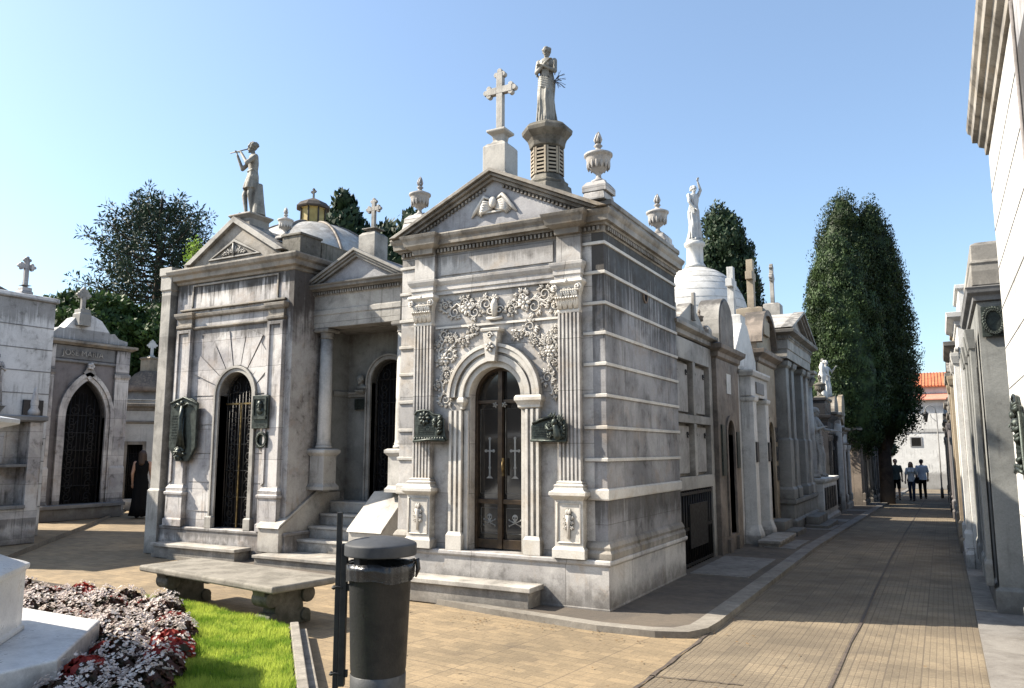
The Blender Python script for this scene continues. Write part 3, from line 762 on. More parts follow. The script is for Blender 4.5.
# ------------------------------------------------------------------ SETTING
def sheet(name, poly, z, mat, kind='structure'):
    b = B(); b.v = [(x, y, z) for x, y in poly]; b.f = [tuple(range(len(poly)))]; b.m = [False]
    o = b.build(name, mat, None, recalc=False); tag(o, kind=kind); return o
def slope(y): return -.02*max(0, y-14)
def strip_y(name, x0, x1, y0, y1, z, mat, n=24):
    """sheet following the fall of the street"""
    b = B(); ys = [y0+(y1-y0)*i/n for i in range(n+1)]
    if y0 < 14 < y1: ys = sorted(ys+[14])
    vs = []
    for y in ys: vs += [(x0, y, z+slope(y)), (x1, y, z+slope(y))]
    b.add(vs, [(2*i, 2*i+1, 2*i+3, 2*i+2) for i in range(len(ys)-1)])
    return tag(b.build(name, mat, None, recalc=False), kind='structure')
def slab_y(name, x0, x1, y0, y1, h, mat, n=24):
    b = B(); ys = [y0+(y1-y0)*i/n for i in range(n+1)]
    if y0 < 14 < y1: ys = sorted(ys+[14])
    vs = []; fs = []
    for y in ys: vs += [(x0, y, slope(y)-.05), (x1, y, slope(y)-.05), (x1, y, slope(y)+h), (x0, y, slope(y)+h)]
    for i in range(len(ys)-1):
        for k in range(4): fs.append((4*i+k, 4*i+(k+1) % 4, 4*i+4+(k+1) % 4, 4*i+4+k))
    fs += [(0, 1, 2, 3), tuple(4*(len(ys)-1)+k for k in (3, 2, 1, 0))]
    b.add(vs, fs); return tag(b.build(name, mat, None), kind='structure')
# ground: one sheet to the horizon, falling gently along the street
def ground():
    xs = [-900, -200, -60, -30, -10, 0, 10, 60, 900]; ys = [-900, -60, -10, 14, 20, 30, 40, 60, 90, 900]
    vs = [(x, y, slope(min(y, 90))-.03) for y in ys for x in xs]; n = len(xs)
    fs = [(j*n+i, j*n+i+1, (j+1)*n+i+1, (j+1)*n+i) for j in range(len(ys)-1) for i in range(n-1)]
    b = B(); b.add(vs, fs); tag(b.build('ground', 'earth', None, recalc=False), kind='structure')
ground()
sheet('plaza_paving', [(-60, -14), (-1.97, -14), (-1.97, 7.2), (-1.97, 14), (-60, 14)], -.008, 'plaza')
strip_y('passage_paving', -60, -7, 14, 40, -.008, 'plaza')
strip_y('street', -1.965, .6, -14, 62, -.004, 'street')
def wobble(name, p0, p1, w, z, seed, mat='iron'):
    rnd = random.Random(seed); n = 40; b = B(); vs = []
    p0 = Vector(p0); p1 = Vector(p1); d = (p1-p0).normalized(); a = Vector((-d.y, d.x))
    for i in range(n+1):
        p = p0.lerp(p1, i/n); o = .008*rnd.uniform(-1, 1); ww = w*rnd.uniform(.5, 1.2)
        for s_ in (-1, 1): q = p+a*(o+s_*ww/2); vs.append((q.x, q.y, z+slope(q.y)))
    b.add(vs, [(2*i, 2*i+1, 2*i+3, 2*i+2) for i in range(n)]); tag(b.build(name, mat, None, recalc=False), kind='structure')
M['tar'] = plain('tarred joint', (.05,.04,.035), .8, 0, (.09,.07,.055), 12, .3)
wobble('tar_joint', (-.80, 5.6), (-.78, 44), .028, .0035, 3, 'tar')
wobble('tar_joint', (-1.96, 7.35), (-2.05, 1.5), .035, .0035, 4, 'tar')
wobble('tar_joint', (-2.0, 5.75), (-1.35, 5.85), .018, .0035, 5, 'tar')
wobble('tar_joint', (-1.25, 5.7), (-.1, 5.25), .018, .0038, 6, 'tar')
# raised pavement with kerb round the mausoleum and down the street
def kerbwalk():
    K = [(-11.0, 8.25), (-9.0, 8.0), (-6.6, 7.75), (-5.3, 7.33), (-4.2, 7.08), (-2.9, 6.90), (-2.35, 6.93), (-2.08, 7.04), (-1.97, 7.28), (-1.95, 7.6), (-1.95, 12)]
    inn = [(-11.0, 8.42), (-9.0, 8.17), (-6.6, 7.90), (-5.27, 7.47), (-4.18, 7.22), (-2.9, 7.05), (-2.42, 7.08), (-2.25, 7.15), (-2.15, 7.34), (-2.14, 7.6), (-2.14, 12)]
    b = B(); n = len(K)
    vs = [(x, y, -.02) for x, y in K]+[(x, y, .05) for x, y in K]+[(x, y, .05) for x, y in inn]
    b.add(vs, [(i, i+1, n+i+1, n+i) for i in range(n-1)]+[(n+i, n+i+1, 2*n+i+1, 2*n+i) for i in range(n-1)])
    tag(b.build('kerb', 'kerb', None), kind='structure')
    b = B(); poly = inn+[(-3.2, 12), (-3.2, 9), (-11, 9.2)]
    b.prism([(x, y) for x, y in poly], -.04, .046, 'z'); tag(b.build('pavement', 'walk', None), kind='structure')
kerbwalk()
slab_y('kerb', -2.14, -1.95, 12, 60, .05, 'walk_pale')
slab_y('pavement', -3.4, -2.14, 12.001, 60, .044, 'walk')
slab_y('pavement', .19, .62, 3, 60, .03, 'walk_pale')
for y0, y1, x0, x1 in ((10.3, 12.2, -3.0, -2.25), (13.6, 15.2, -2.7, -2.2), (17.9, 19.6, -2.75, -2.15), (20.8, 21.9, -2.7, -2.16), (26, 27.2, -2.8, -2.15), (31, 33, -2.8, -2.15)):
    slab_y('pavement', x0, x1, y0, y1, .056, 'walk_pale', 4)
def leftkerb():
    K = [(-12.5, 6.9), (-15.0, 9.35), (-17.2, 11.5), (-19.1, 13.3), (-20.6, 14.6)]
    b = B(); n = len(K)
    vs = [(x, y, -.02) for x, y in K]+[(x, y, .07) for x, y in K]+[(x-.12, y+.12, .07) for x, y in K]
    b.add(vs, [(i, i+1, n+i+1, n+i) for i in range(n-1)]+[(n+i, n+i+1, 2*n+i+1, 2*n+i) for i in range(n-1)])
    tag(b.build('kerb', 'kerb', None), kind='structure')
leftkerb()
# ------------------------------------------------------------------ MAIN MAUSOLEUM
def main_tomb():
    t = thing('mausoleum', 'large white marble corner mausoleum with arched glass door, carved scrollwork and fluted pilasters', 'mausoleum', (-4.385, 7.6, 0))
    W = 1.335; D = 2.56
    b = B(); b.rings(-W, W, -.04, D, [(.04, 0), (.04, .06), (.035, .065), (.035, .475), (.05, .485), (.06, .50), (.06, .53), (.05, .54)]); 
    b.build('plinth', 'marble', t, .006)
    # front step bench
    b = B(); b.box(-1.02, .60, -.36, -.081, .0, .205); b.box(-1.06, .64, -.40, -.081, .207, .262); b.build('front_step', 'step', t, .008)
    # side / back body
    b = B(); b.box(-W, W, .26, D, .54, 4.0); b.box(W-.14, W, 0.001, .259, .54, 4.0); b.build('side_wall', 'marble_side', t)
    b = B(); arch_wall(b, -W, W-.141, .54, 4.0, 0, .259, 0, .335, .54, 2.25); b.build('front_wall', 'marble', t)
    # base moulding and string courses wrapping the right side, stubs on the front corners
    zs = [1.55, 1.885, 2.22, 2.555, 2.885, 3.21, 3.545, 3.87]
    for side in (0, 1):
        for z in zs:
            b = B(); b.add(*_wrap(W, D, [(0, z-.022), (.018, z-.018), (.02, z+.014), (0, z+.022)], side)); b.build('string_course', 'marble_white', t, .003)
        b = B(); b.add(*_wrap(W, D, [(0, 1.13), (.02, 1.135), (.024, 1.15), (.024, 1.235), (.012, 1.25), (0, 1.255)], side)); b.build('belt_course', 'marble_white', t)
        b = B(); b.add(*_wrap(W, D, [(0, .54), (.055, .542), (.055, .60), (.035, .63), (.04, .66), (.02, .70), (0, .72)], side)); b.build('base_moulding', 'cornice', t)
    # pilasters
    for x0, x1 in ((-1.09, -.84), (.82, 1.07)):
        b = B(); fluted(b, x0, x1, -.075, -.001, 1.33, 3.12, 5); p = b.build('pilaster', 'marble', t)
        b = B(); c = (x0+x1)/2; w = (x1-x0)/2
        b.front(c-w, c+w, -.075, -.001, [(.06, .541), (.06, .63), (.035, .66), (.035, 1.13), (.055, 1.15), (.085, 1.18), (.085, 1.215), (.05, 1.235), (.04, 1.26), (.045, 1.285), (.02, 1.30), (.025, 1.315), (0, 1.33)])
        b.build('pedestal', 'marble_white', p, .003)
        b = B()   # carved torch in a sunk frame
        fr = [(c-w-.005, .70), (c-w-.005, 1.10), (c+w+.005, 1.10), (c+w+.005, .70), (c-w-.005, .70)]
        b.tube([(x, -.112, z) for x, z in fr], .009, 4)
        b.tube([(c, -.118, .74), (c, -.122, .9), (c, -.124, .98)], [.014, .02, .032], 8)
        for q in range(4): b.ell((c-.02+.013*q, -.124, 1.01+.008*(q % 2)), (.012, .012, .028), 6, 5)
        for s_ in (-1, 1):
            for q in range(3): leafspray(b, c+s_*.05, .84+.05*q, -.113, pi/2+s_*.7, .05)
        b.build('torch_relief', 'carving', p)
        b = B(); capital(b, x0, x1, -.075, -.001, 3.121, 3.48); b.build('capital', 'carving', p)
    # door aedicule
    b = B(); surround(b, 0, .335, 2.25, 2.2501, 'round', .27, -.075, -.001) if False else None
    arcs = B()
    for r0, r1, y in ((.335, .40, -.03), (.40, .47, -.062), (.47, .50, -.045), (.50, .56, -.078), (.56, .60, -.095)):
        arcs.strip(arc(0, 2.25, r1-.001, pi, 0, 36), arc(0, 2.25, r0, pi, 0, 36), y, .02)
    arcs.build('archivolt', 'marble_white', t, .003)
    for s_ in (-1, 1):
        a, c = sorted((s_*.345, s_*.40)); d, e = sorted((s_*.40, s_*.59))
        b = B(); fluted(b, d+.012, e-.012, -.07, -.001, .74, 2.10, 2); b.front(d+.012, e-.012, -.07, -.001, [(.02, .541), (.02, .70), (.008, .72), (0, .74)])
        b.front(a, e-.01, -.06, -.001, [(.0, 2.10), (.02, 2.115), (.02, 2.14), (.035, 2.17), (.05, 2.19), (.05, 2.225), (.035, 2.249)])
        b.box(a, c, -.03, .25, .541, 2.10); b.build('door_jamb', 'marble_white', t, .003)
    b = B(); b.prism([(-.055, 2.64), (-.095, 2.97), (.095, 2.97), (.055, 2.64)], -.13, -.002)
    b.front(-.10, .10, -.12, -.002, [(0, 2.97), (.02, 2.985), (.025, 3.01), (.01, 3.02)])
    b.tube(spiral(0, 2.93, .04, 1.3, 0, 1, -.14), .010, 6); rosette(b, 0, 2.80, .06, -.13, 5); k = b.build('keystone', 'marble_white', t, .003)
    # carved ornament
    b = B()
    for s_ in (-1, 1):
        b = B(); rinceau(b, [(s_*.76, 2.18), (s_*.70, 2.34), (s_*.74, 2.50), (s_*.66, 2.62), (s_*.70, 2.76), (s_*.60, 2.84), (s_*.50, 2.93), (s_*.36, 2.97), (s_*.22, 2.99)], -.003, .062, 3+s_)
        rinceau(b, [(s_*.76, 2.66), (s_*.77, 2.80), (s_*.70, 2.92), (s_*.77, 3.02)], -.003, .05, 9+s_)
        rosette(b, s_*.70, 2.72, .07, -.006, 6)
        b.build('spandrel_carving', 'carving', t)
    b = B(); b.box(-.82, .80, -.018, -.001, 3.075, 3.10)
    for s_ in (-1, 1):
        rinceau(b, [(s_*.10, 3.20), (s_*.24, 3.34), (s_*.38, 3.24), (s_*.52, 3.36), (s_*.66, 3.26), (s_*.78, 3.34)], -.003, .072, 20+s_, .010)
        rosette(b, s_*.38, 3.29, .085, -.008, 7)
    b.tube([(-.1, -.02, 3.15), (0, -.035, 3.14), (.1, -.02, 3.15)], .02, 6)
    b.tube([(0, -.02, 3.15), (0, -.04, 3.3), (0, -.02, 3.4)], [.03, .045, .01], 8); rosette(b, 0, 3.38, .05, -.01, 6)
    for s_ in (-1, 1): b.tube(spiral(s_*.06, 3.24, .05, 1.3, 0, s_, -.02), .009, 6)
    b.build('frieze_carving', 'carving', t)
    # entablature with breaks over the pilasters
    b = B(); pr = [(.01, 3.482), (.01, 3.53), (.022, 3.535), (.022, 3.59), (.035, 3.61), (.05, 3.64), (.055, 3.67), (.02, 3.68)]
    b.front(-1.10, 1.08, -.02, -.001, pr)
    for x0, x1 in ((-1.11, -.82), (.80, 1.09)):
        b.front(x0, x1, -.085, -.0205, [(d, z+.001) for d, z in pr])
        b.front(x0, x1, -.055, -.001, [(0, 3.683), (0, 3.99)])
    b.front(-.76, .74, -.012, -.001, [(0, 3.72), (0, 3.955)])
    b.build('entablature', 'marble', t, .003)
    # cornice
    b = B(); b.rings(-W, W, 0, D, [(.005, 3.985), (.012, 4.0), (.012, 4.055), (.04, 4.06), (.045, 4.085), (.085, 4.09), (.09, 4.15), (.11, 4.18), (.12, 4.21), (.115, 4.225)])
    for x0, x1 in ((-1.11, -.82), (.80, 1.09)): b.front(x0, x1, -.11, -.02, [(0, 3.99), (.005, 4.05), (.03, 4.06), (.075, 4.087), (.09, 4.15), (.11, 4.18), (.12, 4.212)])
    dentils(b, -W+.02, W-.02, -.015, 4.004, 4.05, .028, .03); 
    n = 46
    for i in range(n): y = .03+(D-.06)*(i+.5)/n; b.box(W+.014, W+.045, y-.014, y+.014, 4.004, 4.05)
    b.build('cornice', 'cornice', t, .003)
    pediment(t, -W-.10, W+.10, 4.228, .67, -.04, D-.1, 'cornice', .10, .13, 0, tymp='tympan', dent=True, roofmat='cornice')
    b = B()
    for s_ in (-1, 1):
        for q in range(5): b.tube([(s_*.02, -.05, 4.50-.015*q), (s_*(.12+.01*q), -.075, 4.52-.03*q), (s_*(.25-.02*q), -.05, 4.40-.012*q)], [.02, .026, .008], 6)
        b.tube([(s_*.02, -.05, 4.53), (s_*.12, -.07, 4.58), (s_*.25, -.06, 4.42), (s_*.30, -.05, 4.36)], [.02, .03, .025, .01], 6)
    b.ell((0, -.075, 4.50), (.05, .04, .07), 10, 8); b.box(-.16, .16, -.065, -.04, 4.385, 4.405); b.build('winged_relief', 'carving', t)
    # parapet
    for x0, x1 in ((W-.14, W+.05), (-W-.05, -W+.14)): b = B(); b.rings(x0, x1, .1, D+.05, [(0, 4.228), (0, 4.30), (.015, 4.31), (.015, 4.36), (-.005, 4.375)]); b.build('parapet', 'cornice', t, .005)
    for x in (-1.26, 1.21): b = B(); b.rings(x-.13, x+.13, .04, .34, [(0, 4.377), (0, 4.40), (-.01, 4.46), (-.02, 4.47)]); b.build('corner_block', 'marble', t, .006)
    b = B(); b.rings(1.02, 1.36, D-.35, D-.02, [(0, 4.377), (-.01, 4.43)]); b.build('corner_block', 'marble', t, .006)
    # round vent in the side wall
    b = B(); b.T = Matrix.Translation((W+.002, 1.32, 3.50)) @ Matrix.Rotation(pi/2, 4, 'Y')
    b.lathe([(.085, 0), (.085, .012), (.062, .014), (.058, .004)], (0, 0, 0), 20, False); v = b.build('vent_ring', 'thatch', t)
    b = B(); b.T = Matrix.Translation((W+.0075, 1.32, 3.50)) @ Matrix.Rotation(pi/2, 4, 'Y'); b.lathe([(.06, 0), (.058, .002)], (0, 0, 0), 20, False); b.build('vent_hole', 'void', v)
    # turret
    tx, ty = -.03, 1.43
    b = B(); b.lathe([(.37, 4.6), (.37, 5.02), (.33, 5.04), (.32, 5.12), (.275, 5.14), (.285, 5.18), (.24, 5.21), (.225, 5.26), (.212, 5.28), (.212, 5.66), (.24, 5.68), (.25, 5.74), (.27, 5.79), (.34, 5.87), (.35, 5.92), (.31, 5.96), (.24, 6.0)], (tx, ty, 0), 8, False)
    l = b.build('lantern', 'dirty', t, .008)
    b = B()
    for k in range(8):
        a = 2*pi*k/8
        ap = .212*cos(pi/8)
        b.T = Matrix.Translation((tx, ty, 0)) @ Matrix.Rotation(a, 4, 'Z')
        for x0, x1 in ((-.080, -.055), (.055, .080)): b.box(x0, x1, -ap-.016, -ap-.002, 5.285, 5.655)
        for q in range(7): b.box(-.054, .054, -ap-.014, -ap-.003, 5.295+q*.052, 5.295+q*.052+.025)
    b.build('louvre', 'beige', l)
    b = B()
    for k in range(8):
        b.T = Matrix.Translation((tx, ty, 0)) @ Matrix.Rotation(2*pi*k/8, 4, 'Z'); b.box(-.054, .054, -ap-.0025, -ap-.001, 5.285, 5.655)
    b.build('louvre_opening', 'void', l)
    # glazed double door
    y = .13
    b = B(); ins = lambda d: offset_open(0, .335, .545, 2.25, 'round', -d)
    b.strip(ins(.0), ins(.035), y-.02, y+.04)
    b.box(-.028, .028, y-.03, y+.02, .56, 2.585-.035); b.box(-.30, -.03, y-.015, y+.03, 2.18, 2.22); b.box(.03, .30, y-.015, y+.03, 2.18, 2.22)
    for s_ in (-1, 1):
        for z0, z1 in ((.56, .66), (1.05, 1.10)):
            x0, x1 = sorted((s_*.03, s_*.30)); b.box(x0, x1, y-.012, y+.03, z0, z1)
    d = b.build('door', 'doorbronze', t, .003)
    b = B(); b.prism(ins(.034), y+.031, y+.036); b.build('pane', 'glass', d)
    b = B(); b.tube([(.045, y-.05, 1.52), (.045, y-.06, 1.46), (.045, y-.05, 1.40)], .008, 6); b.box(.035, .055, y-.045, y-.02, 1.36, 1.56); b.build('handle', 'gilt', d)
    b = B()
    for s_ in (-1, 1):
        x = s_*.165
        for dz, k in ((0, 1), ):
            b.box(x-.010, x+.010, y+.027, y+.0305, 1.36, 1.78); b.box(x-.05, x-.0101, y+.027, y+.0305, 1.63, 1.65); b.box(x+.0101, x+.05, y+.027, y+.0305, 1.63, 1.65)
            for px, pz in ((x-.05, 1.64), (x+.05, 1.64), (x, 1.78), (x, 1.45)): b.prism(arc(px, pz, .018, 0, 2*pi*11/12, 11), y+.0265, y+.03)
            b.prism([(x-.045, 1.33), (x, 1.37), (x+.045, 1.33)], y+.027, y+.03)
        for zc in (2.16, ): rosette(b, s_*.06, zc, .035, y-.02, 5)
        fr = [(x-.11, 1.16), (x-.11, 1.28), (x-.08, 1.31), (x+.08, 1.31), (x+.11, 1.28), (x+.11, 1.16)]
        b.tube([(p, y+.028, z) for p, z in [(x-.12, 1.16), (x-.12, 2.12), (x+.12, 2.12), (x+.12, 1.16), (x-.12, 1.16)]], .0025, 4)
        b.tube([(p, y+.028, z) for p, z in [(x-.11, .72), (x-.11, 1.0), (x+.11, 1.0), (x+.11, .72), (x-.11, .72)]], .0025, 4)
        # skull and crossed bones
        b.ell((x, y+.028, .90), (.036, .004, .036), 14, 8); b.ell((x, y+.027, .868), (.02, .004, .02), 10, 6)
        for a in (-1, 1):
            b.tube([(x-.07, y+.028, .84-a*.03), (x+.07, y+.028, .84+a*.03)], .006, 6)
            for e in (-1, 1): b.ell((x+e*.073, y+.028, .84+e*a*.033), (.010, .004, .012), 6, 5)
    b.build('etched_emblem', 'etched', d)
    b = B()
    for s_ in (-1, 1):
        for e in (-1, 1): b.ell((s_*.165+e*.014, y+.0245, .898), (.009, .003, .011), 8, 5)
        b.ell((s_*.165, y+.0245, .878), (.004, .003, .006), 6, 4)
    b.build('skull_eye', 'void', d)
    b = B(); b.box(-.6, .6, y+.06, .255, .545, 2.6); b.build('interior', 'void', t)
    return t
def _wrap(W, D, prof, side):
    """moulding that wraps left stub, skips the pilastered front, wraps right stub, right side"""
    vs = []; fs = []
    def run(path):
        o = len(vs); m = len(prof); n = len(path)
        for (x, y, nx, ny) in path:
            for d, z in prof: vs.append((x+nx*d, y+ny*d, z))
        for i in range(n-1):
            for k in range(m-1): fs.append((o+i*m+k, o+(i+1)*m+k, o+(i+1)*m+k+1, o+i*m+k+1))
            fs.append((o+i*m, o+i*m+m-1, o+(i+1)*m+m-1, o+(i+1)*m))
        fs.append(tuple(o+k for k in range(m))); fs.append(tuple(o+(n-1)*m+k for k in range(m-1, -1, -1)))
    if side: run([(W-.245, 0, 0, -1), (W, 0, 1, -1), (W, D, 1, 0)])
    else: run([(-W, D, -1, 0), (-W, 0, -1, -1), (-W+.225, 0, 0, -1)])
    return vs, fs
main_tomb()
gU = 'stone urns on the corner mausoleum roof'
urn('stone urn on the front left corner of the large marble mausoleum roof', (-5.62, 7.80, 4.475), .80, (.14, .11), 'marble', gU)
urn('largest stone urn, on the front right corner of the large marble mausoleum roof', (-3.175, 7.80, 4.475), .92, (.145, .13), 'marble', gU)
urn('stone urn on the back right corner of the large marble mausoleum, above its side wall', (-3.20, 9.96, 4.43), .88, (.15, .12), 'marble', gU)
def roof_cross(label, loc, ph, pw, ch, cw, ct, mat='pale', rz=0, neck=.12, budded=True, name='stone_cross', pbase=None):
    t = thing(name, label, 'cross', loc, rz)
    b = B(); b.rings(-pw, pw, -pw, pw, [(.02, -.3), (.02, 0), (0, .02), (0, ph*.9), (-pw*.25, ph)])
    if neck:
        k = pw*.62; b.rings(-k, k, -k, k, [(0, ph), (-.03, ph+neck*.25), (-.02, ph+neck*.6), (.03, ph+neck*.8), (.03, ph+neck*.95), (0, ph+neck)])
    b.build('pedestal', mat, t, .008)
    b = B(); cross_shape(b, ch, cw, ct, ct*.8, ph+(neck or 0), budded); b.build('cross', mat, t, .004)
    return t
roof_cross('tall budded stone cross on a square pedestal above the large mausoleum gable', (-4.42, 7.76, 4.86), .42, .155, .78, .43, .085, 'pale', neck=.18)
lady = robed('statue', 'stone statue of a draped woman with folded arms on the louvred turret', (-4.415, 9.03, 6.0), radians(12), 1.15,
    [((.16, 0, 1.38), (.19, -.08, 1.12), (-.02, -.17, 1.22), (-.9, -.1, .3)), ((-.16, 0, 1.38), (-.19, -.08, 1.13), (.03, -.19, 1.28), (.8, 0, .6))], 'statue', headyaw=-.2, headpitch=.3)
# dry twig at her elbow
tw = thing('twig_tuft', 'small dry tuft of twigs growing beside the standing woman statue', 'twigs', (-4.27, 9.02, 6.62))
b = B(); rnd = random.Random(5)
for i in range(22):
    a = rnd.uniform(-1.2, 1.2); l = rnd.uniform(.05, .16); b.tube([(-.03, 0, 0), (l*.5*cos(a), rnd.uniform(-.03, .03), l*.5*sin(a)), (l*cos(a), rnd.uniform(-.05, .05), l*sin(a)-.01)], .003, 4)
b.build('twigs', 'bark', tw)

def plaque(label, loc, w, h, kind, group=None, rz=0, mat='bronze'):
    t = thing('bronze_plaque', label, 'plaque', loc, rz, group); rnd = random.Random(int(abs(loc[0]*97)))
    b = B()
    if kind == 'crest':
        top = [(-w*.5, h*.36), (-w*.42, h*.47), (-w*.2, h*.5), (0, h*.47), (w*.12, h*.36), (w*.34, h*.33), (w*.46, h*.2), (w*.5, -h*.3), (w*.58, -h*.46)]
        b.prism([(-w*.5, -h*.5)]+top+[(w*.55, -h*.5)], -.03, 0)
        b.tube([(x, -.03, z) for x, z in top], .014, 6)
    elif kind == 'palm':
        b.prism([(-w*.5, -h*.45), (-w*.5, h*.1), (-w*.4, h*.28), (-w*.1, h*.42), (w*.2, h*.45), (w*.45, h*.3), (w*.5, 0), (w*.5, -h*.5)], -.03, 0)
    elif kind == 'shield':
        b.prism([(-w*.5, -h*.28), (-w*.5, h*.45), (-w*.3, h*.5), (w*.3, h*.5), (w*.5, h*.42), (w*.5, -h*.28), (w*.25, -h*.5), (-w*.2, -h*.5)], -.045, 0)
        b.tube([(-w*.52, -.045, h*.43), (0, -.05, h*.52), (w*.52, -.045, h*.41)], .02, 6)
    else: b.box(-w/2, w/2, -.035, 0, -h/2, h/2)
    b.build('plate', mat, t, .004)
    b = B()
    if kind == 'crest':
        rosette(b, -w*.15, h*.24, w*.2, -.032, 8)
        for i in range(9):
            z = -h*.42+rnd.random()*h*.75; b.tube([(w*.3, -.035, z), (w*.36+rnd.random()*.03, -.06, z+.03), (w*.44, -.04, z+.05)], [.02, .022, .008], 6)
        b.tube([(-w*.5, -.045, -h*.5), (0, -.055, -h*.45), (w*.55, -.045, -h*.48)], .018, 6)
        for i in range(12): b.ell((-w*.45+w*.085*i, -.045, -h*.42), (.02, .015, .022), 6, 5)
        b.T = Matrix.Translation((w*.22, -.04, h*.1)) @ Matrix.Scale(.5, 4); head(b, (0, 0, 0)); b.T = None
    elif kind == 'palm':
        for i in range(26):
            x = w*rnd.uniform(.0, .45); z = h*rnd.uniform(-.4, .4); a = rnd.uniform(.4, 2.6); leafspray(b, x, z, -.035, a, .07)
        b.cap((w*.22, -.05, h*.05), .035, (w*.28, -.05, -h*.3), .045); b.ell((w*.2, -.06, h*.22), (.035, .03, .04), 10, 8)
        b.tube([(w*.2, -.06, 0), (w*.05, -.07, -.02), (-w*.02, -.06, .02)], .014, 6)
        for i in range(7): b.tube([(-w*.45, -.03, h*.18), (-w*.2, -.05, h*(.32)), (w*.1, -.04, h*.42)], .016, 6)
        b.tube([(-w*.5, -.035, -h*.46), (w*.5, -.035, -h*.5)], .014, 6)
    elif kind == 'shield':
        b.tube([(.0, -.06, h*.38), (-.01, -.075, h*.2), (.0, -.075, 0), (-.01, -.07, -h*.25)], [.035, .045, .05, .055], 10); b.ell((0, -.08, h*.43), (.035, .03, .04), 10, 8)
        for s_ in (-1, 1):
            b.tube([(0, -.07, h*.36), (s_*w*.2, -.07, h*.42), (s_*w*.36, -.055, h*.36)], [.02, .016, .01], 6)
            for q in range(6): b.tube([(s_*.01*q, -.06, h*.2), (s_*.012*q, -.085, -.05), (s_*.02*q, -.07, -h*.3)], .008, 5)
        b.T = Matrix.Translation((-w*.05, -.05, -h*.38)) @ Matrix.Scale(1., 4); head(b, (0, 0, 0)); b.T = None
        for q in range(16): a = rnd.uniform(0, 6.3); b.ell((-w*.05+cos(a)*.11, -.06, -h*.38+sin(a)*.1), (.03, .03, .022), 7, 5)
    elif kind == 'portrait':
        b.strip([(-w*.42, -h*.1), (-w*.42, h*.44), (w*.42, h*.44), (w*.42, -h*.1), (-w*.42, -h*.1)][:4], [(-w*.34, -h*.1), (-w*.34, h*.38), (w*.34, h*.38), (w*.34, -h*.1)], -.055, -.03)
        b.T = Matrix.Translation((0, -.03, h*.2)) @ Matrix.Scale(.7, 4); head(b, (0, 0, 0), 1, .5); b.T = None
        b.box(-w*.42, w*.42, -.06, -.035, -h*.22, -h*.14); b.ell((0, -.03, h*.03), (w*.25, .03, .06), 10, 6)
    elif kind == 'wreath':
        for q in range(26):
            a = 2*pi*q/26; leafspray(b, cos(a)*w*.36, sin(a)*h*.38, -.05, a+1.2, .06)
            b.ell((cos(a)*w*.38, -.05, sin(a)*h*.4), (.02, .02, .02), 6, 5)
    b.build('relief', mat, t)
    # raised lettering in rows
    b = B(); rows = {'crest': (-w*.38, w*.2, -h*.28, h*.05, 5), 'palm': (-w*.44, -w*.02, -h*.32, h*.1, 5), 'shield': (-w*.42, -w*.17, -h*.15, h*.25, 9), 'portrait': (-w*.36, w*.36, -h*.44, -h*.26, 4), 'plain': (-w*.4, w*.4, -h*.35, h*.35, 4), 'wreath': (-w*.2, w*.2, -h*.2, h*.2, 3)}[kind]
    x0, x1, z0, z1, nr = rows; yy = -.051 if kind == 'shield' else -.0365
    for r in range(nr):
        z = z0+(z1-z0)*(r+.5)/nr; x = x0
        while x < x1-.015:
            ww = rnd.uniform(.006, .014); b.box(x, x+ww, yy, yy+.006, z-.007, z+.007); x += ww+.006+(rnd.random() < .2)*.012
    b.build('raised_lettering', mat, t)
    return t
plaque('dark bronze plaque with a rosette and a crested outline, left of the glass door', (-5.20, 7.505, 1.93), .42, .36, 'crest')
plaque('dark bronze plaque with palm leaves and a small seated figure, right of the glass door', (-3.66, 7.505, 1.88), .42, .28, 'palm')
b = B(); b.box(-5.475, -5.22, 7.5195, 7.524, 1.34, 1.76); o = b.build('verdigris_stain', 'verdigris'); bpy.data.objects.remove(o)

